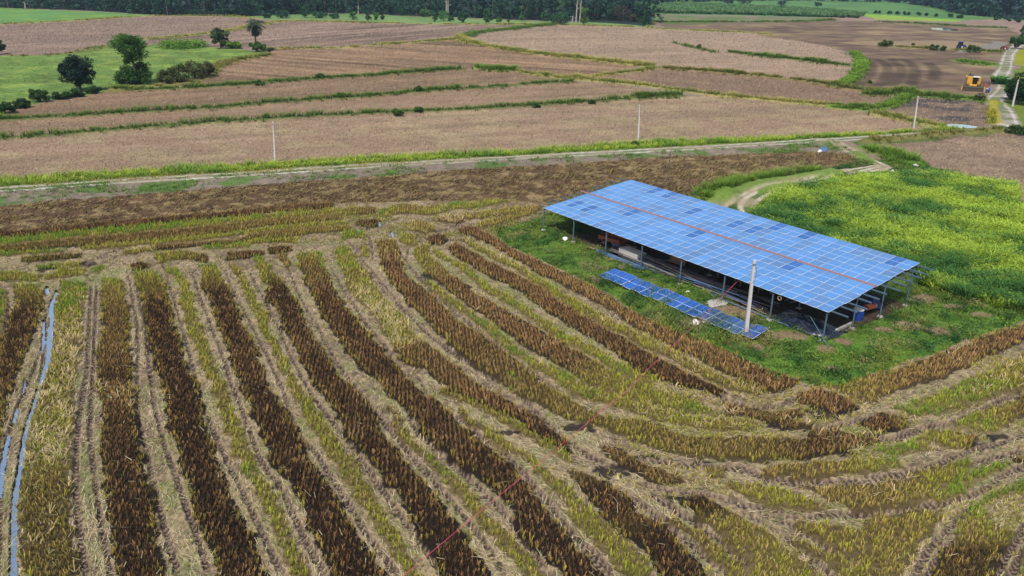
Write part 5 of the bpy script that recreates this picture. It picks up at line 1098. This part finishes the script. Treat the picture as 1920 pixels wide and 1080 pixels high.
# blue tubes
ua, va_ = uv_px(1121, 469); ub, vb = uv_px(1206, 507)
for k in range(9):
    x, y = shed_w((ua+ub)/2+rng.uniform(-.3, .3), .25-.09*(k % 5)-.05); o = empty('x', (0, 0, 0)); bpy.data.objects.remove(o)
    mb = MB(); L = (ub-ua)*rng.uniform(.86, 1.); mb.tube([(-L/2, 0, 0), (L/2, 0, 0)], .055, 8); o = mb.obj('steel_tube', m_bsteel, None, (x, y, .08+.1*(k//5)), SYAW+rng.uniform(-.02, .02))
    tag(o, 'light blue steel tube in the bundle at the front of the shed', 'tube', 'bundle of blue steel tubes')
xa, ya = at_px(1102, 465); xb, yb = at_px(1121, 471); mb = MB(); L = math.hypot(xb-xa, yb-ya); mb.box((0, 0, .06), (L+.3, .2, .06)); o = mb.obj('plank', m_wood, None, ((xa+xb)/2, (ya+yb)/2, .06), math.atan2(yb-ya, xb-xa)); tag(o, 'short yellow wooden plank lying beyond the blue tubes', 'plank')
# long dark poles
mbp = []
for k in range(4):
    mb = MB(); L = 5.6+.4*k; mb.tube([(-L/2, 0, 0), (0, .02, .02), (L/2, 0, 0)], [.05, .045, .035], 7); mbp.append(mb.mesh('scaffold_pole', [m_bamboo, m_dark, m_bsteel, m_gwood][k]))
for k in range(110):
    f = rng.random(); u = 11.2+f*13.5; v = .55+rng.random()**1.2*2.4; lay = rng.random()
    x, y = shed_w(u, v); zz = .06+.75*lay*max(.1, 1-abs(v-1.5)/1.7)
    o = link('scaffold_pole', mbp[rng.choice(4, p=[.45, .25, .2, .1])], None, (x, y, zz), SYAW+rng.normal(0, .05)+(.25 if k % 17 == 0 else 0)); o.rotation_euler[1] = rng.normal(0, .02)
    tag(o, 'long thin weathered pole in the heap along the shed front', 'pole', 'heap of long poles under the shed')
# plywood panels leaning
u0, v0 = uv_px(1257, 500); t = shed_thing('plywood_crate', u0, v0+1.2, .5); tag(t, 'tipped brown plywood crate standing behind the pole heap', 'crate'); mb = MB(); mb.box((0, 0, .75), (1.3, .9, 1.3), ry=.25); mb.obj('box', m_ply, t)
mb = MB(); 
for s_ in (-.45, .1, .5): mb.box((0, -.47, .75+s_), (1.32, .04, .09), ry=.25)
mb.obj('batten', m_gwood, t)
for px, py, lb in ((1355, 526, 'larger low wooden platform under the shed roof'), (1398, 545, 'smaller low wooden platform nearer the concrete pole')):
    u0, v0 = uv_px(px, py); t = shed_thing('wooden_platform', u0, v0+1., .1); tag(t, lb, 'platform'); mb = MB()
    for k in range(8): mb.box((-.9+k*.26, 0, .55), (.24, 1.5, .04))
    mb.obj('deck', m_gwood, t)
    for sx in (-.9, .9):
        for sy in (-.6, .6): mb = MB(); mb.box((sx, sy, .26), (.08, .08, .52)); mb.obj('leg', m_gwood, t)
for px, py in ((1430, 545), (1445, 552), (1420, 540), (1474, 566), (1486, 570)):
    u0, v0 = uv_px(px, py); mb = MB(); mb.box((0, 0, .1), (.14, 3.2, .07)); x, y = shed_w(u0, v0+1.4); o = mb.obj('timber_beam', m_gwood, None, (x, y, .05), SYAW+rng.uniform(-.1, .1)); tag(o, 'grey timber beam lying crosswise on the shed floor', 'beam', 'timber beams on the shed floor')
# black sheeting
mpl = mat_plain('black_sheeting', A(34, 42, 62), .35, 0, .4, .4, 5)
n = 60; gx, gy = np.meshgrid(np.linspace(-2.6, 2.6, n), np.linspace(-1.5, 1.5, n)); gx, gy = gx.ravel(), gy.ravel()
env = np.clip(1-np.hypot(gx/2.6, gy/1.5), 0, 1)**.6; hz = env*(.25+.75*fbm(gx*1.1, gy*1.3, 95, 3))*.95+env*.35*np.abs(vn(gx*3, gy*3.4, 96)-.5)+.02
ii = np.arange((n-1)*n).reshape(n-1, n)[:, :-1].ravel(); Q = np.stack([ii, ii+1, ii+n+1, ii+n], 1)
me = mesh_np('sheet', np.stack([gx, gy, hz], 1), Q, None, mpl); u0, v0 = uv_px(1500, 615); x, y = shed_w(u0, v0+.9); o = link('plastic_sheet', me, None, (x, y, .0), SYAW); tag(o, 'crumpled heap of black plastic sheeting under the near shed corner', 'sheeting')
def drum(px, py, r, h, mats, label, rz=0):
    x, y = at_px(px, py); t = empty('drum', (x, y, 0), rz); tag(t, label, 'drum'); mb = MB(); mb.tube([(0, 0, 0), (0, 0, h*.3), (0, 0, h*.32), (0, 0, h*.66), (0, 0, h*.68), (0, 0, h)], [r, r, r*1.05, r, r*1.05, r], 16); mb.obj('body', mats[0], t)
    mb = MB(); mb.tube([(0, 0, h), (0, 0, h+.05)], r*.96, 16); mb.obj('lid', mats[1], t)
drum(1607, 598, .42, .8, (m_blue, m_white), 'blue drum with a white lid near the second end post')
mb = MB(); mb.tube([(-.5, 0, .25), (.5, 0, .25)], .25, 14); mb.tube([(.5, 0, .25), (.56, 0, .25)], .22, 14, m=1); x, y = at_px(1629, 588); o = mb.obj('canister', [m_rust, m_white], None, (x, y, .35), .5); tag(o, 'red and white canister under the shed end purlins', 'canister')
x, y = at_px(1633, 580); mb = MB(); mb.box((0, 0, .45), (1.3, .8, .5), taper=.75); mb.box((.1, 0, .85), (.7, .5, .4), taper=.7); o = mb.obj('covered_machine', [mat_plain('blue_tarp', A(40, 66, 130), .5, 0, .5, .3)], None, (x, y, 0), .3); tag(o, 'blue tarpaulin covered machine under the shed end', 'machine')
xa, ya = at_px(1557, 627); xb, yb = at_px(1597, 608); mb = MB(); L = math.hypot(xb-xa, yb-ya); mb.box((0, 0, .1), (L, .18, .2)); o = mb.obj('concrete_kerb', m_conc, None, ((xa+xb)/2, (ya+yb)/2, 0), math.atan2(yb-ya, xb-xa)); tag(o, 'low concrete kerb at the near end of the shed floor', 'kerb')
mb = MB(); pts = [(.16*math.cos(a), 0, .16*math.sin(a)) for a in np.linspace(0, 2*math.pi, 17)]; mb.tube(pts, .04, 6, cap=False); x, y = shed_w(PU[6]+.55, .12); o = mb.obj('hose_coil', m_wood, None, (x, y, SHH-.32), SYAW); tag(o, 'small beige coil hanging below the roof edge beside a post', 'coil')
# sacks and scraps
def sack(px, py, sx, sy, h, label, m=None, name='sack'):
    x, y = at_px(px, py); n = 16; a, b = np.meshgrid(np.linspace(0, 2*np.pi, n, endpoint=False), np.linspace(0, 1, 7)); r = np.sqrt(1-b.ravel()**2); aa = a.ravel(); k = 1+.35*(vn(np.cos(aa)*2+px, np.sin(aa)*2+b.ravel()*2, 3)-.5)*2
    Vv = np.stack([np.cos(aa)*r*sx*k, np.sin(aa)*r*sy*k, b.ravel()*h*(.8+.4*vn(np.cos(aa)*3, b.ravel()*3+py, 4))+.02], 1); ii = []
    for j in range(6):
        for i in range(n): ii.append((j*n+i, j*n+(i+1) % n, (j+1)*n+(i+1) % n, (j+1)*n+i))
    z, _, _ = land(np.array([x]), np.array([y])); o = link(name, mesh_np(name, Vv, np.array(ii), None, m or m_white), None, (x, y, max(0, float(z[0]))), rng.uniform(0, 3)); tag(o, label, 'sack' if name == 'sack' else 'scrap'); return o
sack(1304, 607, .42, .3, .28, 'torn white sack below the row of ground panels'); sack(1322, 603, .3, .22, .18, 'smaller pinkish white sack right of the torn one')
sack(1060, 449, .42, .3, .25, 'white sack in the grass near the far shed posts'); sack(1333, 584, .3, .2, .12, 'white scrap behind the middle of the ground panels', name='plastic_scrap')
sack(1537, 284.5, .55, .3, .3, 'white sack beside the blue sheet near the road fork'); sack(1716, 312, .4, .25, .25, 'white scrap in the grass at the top of the crop', name='plastic_scrap'); sack(1673, 325, .3, .3, .4, 'small round white scrap at the crop edge', name='plastic_scrap')
sack(1546, 281, 1.6, .6, .35, 'blue plastic sheet dumped beside the road fork', m_bsteel, name='plastic_scrap')
sack(1290, 548, .18, .12, .08, 'tiny white scrap on the grass before the shed', name='plastic_scrap'); sack(1345, 569, 1.1, .7, .12, 'pale gravel heap beside the shed post', m_conc, name='gravel_heap')
# row of loose panels on the ground
a = np.array(at_px(1121.5, 517, .2)); b = np.array(at_px(1381, 628, .2)); d = (b-a)/15; ud = d/np.linalg.norm(d); nd = np.array([-ud[1], ud[0]])
fa = np.array(at_px(1151, 503, .45)); vdir = fa-a; vdir = vdir/np.linalg.norm(vdir); vdir = (vdir+nd*1.0); vdir /= np.linalg.norm(vdir)
ordn = ['first', 'second', 'third', 'fourth', 'fifth', 'sixth', 'seventh', 'eighth', 'ninth', 'tenth', 'eleventh', 'twelfth', 'thirteenth', 'fourteenth', 'fifteenth']
zoff = [0, .05, .09, .02, .05, .0, .04, .0, .08, .05, .0, .05, .0, .02, -.02]; sh = [0, 0, -.1, -.05, 0, -.1, .05, .05, -.12, -.08, -.05, .05, .05, .03, .06]
for k in range(15):
    o2 = a+d*k+vdir*sh[k]; z = .2+zoff[k]; W_ = np.linalg.norm(d)-.01
    r = empty('solar_panel_unit', (o2[0], o2[1], z)); tag(r, f'{ordn[k]} loose solar panel from the far end of the row on the grass', 'solar panel', 'loose solar panels laid in a row')
    tt = A(42, 98, 186)*(.85+.3*rng.random()) if k < 11 else A(64, 98, 156)*(.6+.5*rng.random())
    link('solar_sheet', panel_mesh([((0, 0, 0), (ud[0]*W_, ud[1]*W_, .02*((k % 3)-1)), (vdir[0]*2.0, vdir[1]*2.0, .24), tt)]), r)
    mb = MB(); mb.box((float(ud[0]*W_/2+vdir[0]*.3), float(ud[1]*W_/2+vdir[1]*.3), -z/2+.01), (.9, .12, z), rz=math.atan2(ud[1], ud[0])); mb.obj('support', m_gwood, r); mb = MB(); mb.box((float(ud[0]*W_/2+vdir[0]*1.7), float(ud[1]*W_/2+vdir[1]*1.7), -z/2+.08), (.9, .12, z+.2), rz=math.atan2(ud[1], ud[0])); mb.obj('support', m_gwood, r)
c0 = np.array(at_px(1388.5, 627, .25)); c1 = np.array(at_px(1409.6, 634.7, .25)); c3 = np.array(at_px(1417.7, 608.4, .5))
r = empty('solar_panel_unit', (c0[0], c0[1], .25)); tag(r, 'last loose solar panel, tilted apart beside the concrete pole', 'solar panel', 'loose solar panels laid in a row')
e1 = c1-c0; e1 = e1/np.linalg.norm(e1)*1.05; e2 = c3-c0; e2 = e2/np.linalg.norm(e2)*2.0
link('solar_sheet', panel_mesh([((0, 0, 0), (e1[0], e1[1], 0), (e2[0], e2[1], .25), A(58, 92, 170))]), r)
mb = MB(); mb.box((float(e1[0]*.6+e2[0]*.95), float(e1[1]*.6+e2[1]*.95), .12), (1.9, .09, .1), rz=math.atan2(e1[1], e1[0])); mb.obj('support', m_wood, r)

# ---------------------------------------------------------------- poles
def pole(px, py, tx_, ty_, r, label, m, extras=True, name='utility_pole'):
    x, y = at_px(px, py); z, _, _ = land(np.array([x]), np.array([y])); z0 = float(z[0])
    d = (tx_-960)/F*CR+(540-ty_)/F*CU+CW; t = (y/d[1]); h = CH+d[2]*t-z0; lx = d[0]*t-x
    t_ = empty(name, (x, y, z0)); tag(t_, label, 'pole', 'poles')
    mb = MB(); mb.box((lx/2, 0, h/2), (r*2, r*2, h*1.0+.1), taper=.62, ry=math.atan2(lx, h)); mb.obj('shaft', m, t_)
    if extras:
        mb = MB(); mb.tube([(lx*.9+r*.8, -r, h*.94), (lx*.85+r*1.5, -r*1.4, h*.84), (lx*.85+r*.6, -r*1.1, h*.72)], .015, 5); mb.obj('wire', m_dark, t_)
        mb = MB(); mb.box((lx*.95, -r*.8, h*.955), (r*1.9, .03, .06)); mb.obj('clamp', m_dark, t_)
    return t_
m_pole = mat_plain('pole_concrete', A(204, 200, 196, .75), .8, 0, .1, .08, 3)
pole(1398, 629, 1414.5, 489, .135, 'pale square concrete pole in front of the solar shed', m_pole)
pole(516, 303, 512, 229, .12, 'thin pale pole left of centre behind the road', m_pole)
pole(1196.5, 263, 1199.5, 197, .12, 'thin pale pole near the centre behind the road', m_pole)
pole(1713, 240, 1721.5, 181, .13, 'thin pale pole on the right between bund and road', m_pole)
pole(1898, 200, 1909.5, 150, .15, 'leaning pale pole in front of the dark right trees', m_pole)
pole(1249.5, 350, 1257, 284, .06, 'slender dark metal pole just behind the shed roof', m_bamboo)

# pink cord from the shed roof across the swaths
def wp(px, py, z): x, y = at_px(px, py, z); return (x, y, z)
cd = [wp(1395, 515, 2.45), wp(1354, 556, 1.25), wp(1342, 569, .9), wp(1322, 592, .75), wp(1304, 608, .6), wp(1250, 660, .6), wp(1215, 692, .62), wp(1165, 742, .7), wp(1105, 790, .75), wp(1050, 836, .8), wp(1000, 878, .8), wp(940, 926, .85), wp(880, 976, .85), wp(815, 1030, .9), wp(758, 1078, .95), wp(735, 1100, 1.)]
mb = MB(); mb.tube(cd, .014, 6); o = mb.obj('pink_cord', mat_plain('pink_cord', A(226, 84, 120), .6, 0, 0, .1)); tag(o, 'taut pink cord running from the shed over the stubble', 'cord')

# ---------------------------------------------------------------- harvester and far vehicles
m_yel = mat_plain('yellow_paint', A(228, 172, 52, .6), .45, 0, 0, .1); m_glass = mat_plain('cab_glass', A(26, 30, 34), .12, 0, 0, .1); m_met = mat_plain('worn_metal', A(96, 88, 70), .6, .3, 0, .3)
hx, hy = at_px(1822, 168); s = ppm(hx, hy); hv = empty('combine_harvester', (hx, hy, .05), -math.atan2(hx, hy)+.06); hv.scale = (1, 1, 1); tag(hv, 'yellow combine harvester with its header facing the camera', 'harvester')
mb = MB(); mb.prism([(-.9, 1.15), (-1.0, 1.5), (-.95, 2.9), (-.4, 3.05), (3.6, 2.7), (4.2, 1.9), (4.0, 1.1)], -1.4, 1.4); mb.obj('body', m_yel, hv)
mb = MB(); mb.box((.25, -1.12, 2.2), (1.0, .25, 1.35)); mb.box((.25, -1.3, 2.2), (.9, .12, 1.2)); mb.obj('cab_window', m_glass, hv)
mb = MB(); mb.box((.35, -.95, 3.05), (1.4, 1.3, .16)); mb.obj('cab_roof', m_white, hv)
mb = MB(); mb.box((-.65, 1.2, 3.15), (1.1, 1.6, .35), taper=.9); mb.obj('grain_tank', m_dark, hv)
mb = MB(); mb.prism([(-.9, 1.4), (-.9, .95), (-2.6, .35), (-2.6, .85)], -.75, .75); mb.obj('feeder_chute', m_yel, hv)
hd = MB(); hd.prism([(-2.6, .25), (-2.6, 1.05), (-2.75, 1.0), (-2.9, .35), (-3.7, .12), (-3.7, .08), (-2.6, .12)], -2.3, 2.3); ho = hd.obj('header', m_met, hv)
mb = MB()
for sx in (-2.33, 2.33):
    mb = MB(); mb.prism([(-2.5, .1), (-2.5, 1.1), (-3.3, 1.0), (-4.1, .15)], sx-.05, sx+.05); mb.obj('end_plate', m_yel, ho)
mb = MB(); mb.tube([(-2.2, -3.4, .85), (2.2, -3.4, .85)], .07, 6)
for k in range(6):
    a = k*math.pi/3; mb.box((0, -3.4+.42*math.cos(a), .85+.42*math.sin(a)), (4.4, .05, .05)); 
for sx in (-2.1, -.7, .7, 2.1):
    for k in range(3): mb.box((sx, -3.4, .85), (.04, .84, .04), rx=k*math.pi/3)
mb.obj('reel', m_met, ho)
for sx, r, yv in ((-1.35, .8, -.2), (1.35, .8, -.2), (-1.05, .5, 3.3), (1.05, .5, 3.3)):
    w_ = MB(); w_.tube([(sx-.25, yv, r), (sx-.22, yv, r), (sx+.22, yv, r), (sx+.25, yv, r)], [r*.88, r, r, r*.88], 20); wo = w_.obj('wheel', m_tyre, hv)
    mb = MB(); mb.tube([(sx-.27, yv, r), (sx+.27, yv, r)], r*.48, 14); mb.obj('rim', m_yel, wo)
mb = MB(); mb.tube([(-.9, 2.4, 2.9), (-.9, 2.4, 3.7)], .08, 8); mb.obj('exhaust_pipe', m_dark, hv)
for sx in (-1.75, 1.75):
    mb = MB(); mb.box((sx, -1.2, 2.4), (.06, .1, .5)); mb.tube([(sx*.8, -1, 2.75), (sx, -1.2, 2.6)], .03, 5); mb.obj('mirror', m_dark, hv)
mb = MB(); mb.tube([(-1.45, 1.2, 2.6), (-1.5, 3.8, 2.75)], .15, 10); mb.obj('unloading_auger', m_yel, hv)

bx, by = at_px(1851, 174); t = empty('covered_motorbike', (bx, by, 0), .6); tag(t, 'small blue covered motorbike by the lane near the harvester', 'motorbike')
mb = MB()
for dx in (-.55, .55): mb.tube([(dx, -.05, .3), (dx, .05, .3)], .3, 14)
mb.obj('wheel', m_tyre, t); mb = MB(); mb.box((0, 0, .65), (1.1, .5, .5), taper=.7); mb.box((.35, 0, .95), (.4, .6, .3), taper=.6); mb.obj('body', m_blue, t); mb = MB(); mb.box((-.25, 0, .93), (.6, .35, .1)); mb.obj('seat', m_white, t)
bx, by = at_px(1848, 163); mb = MB(); mb.box((0, 0, .35), (.7, .6, .7), taper=.8); mb.box((0, 0, .75), (.5, .4, .2), taper=.6); o = mb.obj('fuel_box', m_rust, None, (bx, by, 0), .3); tag(o, 'small rust red box beside the lane right of the harvester', 'box')
def tractor(px, py, k, label, m1, cab, name, cat):
    x, y = at_px(px, py); t = empty(name, (x, y, .1), .4); t.scale = (k, k, k); tag(t, label, cat)
    mb = MB(); mb.box((.9, 0, 1.05), (1.7, .75, .65), taper=.92); mb.box((-.4, 0, .95), (1.1, .9, .5)); mb.obj('body', m1, t)
    if cab: mb = MB(); mb.box((-.45, 0, 1.75), (1.1, 1.1, 1.1), taper=.88); mb.obj('cab', m_glass, t); mb = MB(); mb.box((-.45, 0, 2.35), (1.3, 1.25, .12)); mb.obj('cab_roof', m1, t)
    else: mb = MB(); mb.box((-.4, 0, 1.35), (.5, .5, .35)); mb.obj('seat', m_tyre, t)
    for dx, r in ((-.5, .75), (1.3, .42)):
        for sy in (-.62, .62):
            w_ = MB(); w_.tube([(dx, sy-.16, r), (dx, sy+.16, r)], r, 16); wo = w_.obj('wheel', m_tyre, t); mb = MB(); mb.tube([(dx, sy-.18, r), (dx, sy+.18, r)], r*.45, 10); mb.obj('rim', m_white, wo)
tractor(1801, 93, 1.15, 'blue tractor with a cab on the far field bund', m_blue, True, 'tractor', 'tractor')
tractor(1882, 95, .95, 'small red tractor parked by the top right lane', mat_plain('red_paint', A(206, 60, 50), .5, 0, 0, .1), False, 'tractor', 'tractor')

# ---------------------------------------------------------------- air
mh = bpy.data.materials.new('haze'); mh.use_nodes = True; nt = mh.node_tree; nt.nodes.remove(nt.nodes['Principled BSDF'])
pv = nt.nodes.new('ShaderNodeVolumePrincipled'); pv.inputs['Density'].default_value = .00012; pv.inputs['Color'].default_value = (.62, .8, 1, 1); pv.inputs['Anisotropy'].default_value = .2
nt.links.new(pv.outputs[0], nt.nodes['Material Output'].inputs['Volume'])
mb = MB(); mb.box((0, 3000, 20), (18200, 12200, 46)); o = mb.obj('haze', mh); tag(o, kind='stuff')
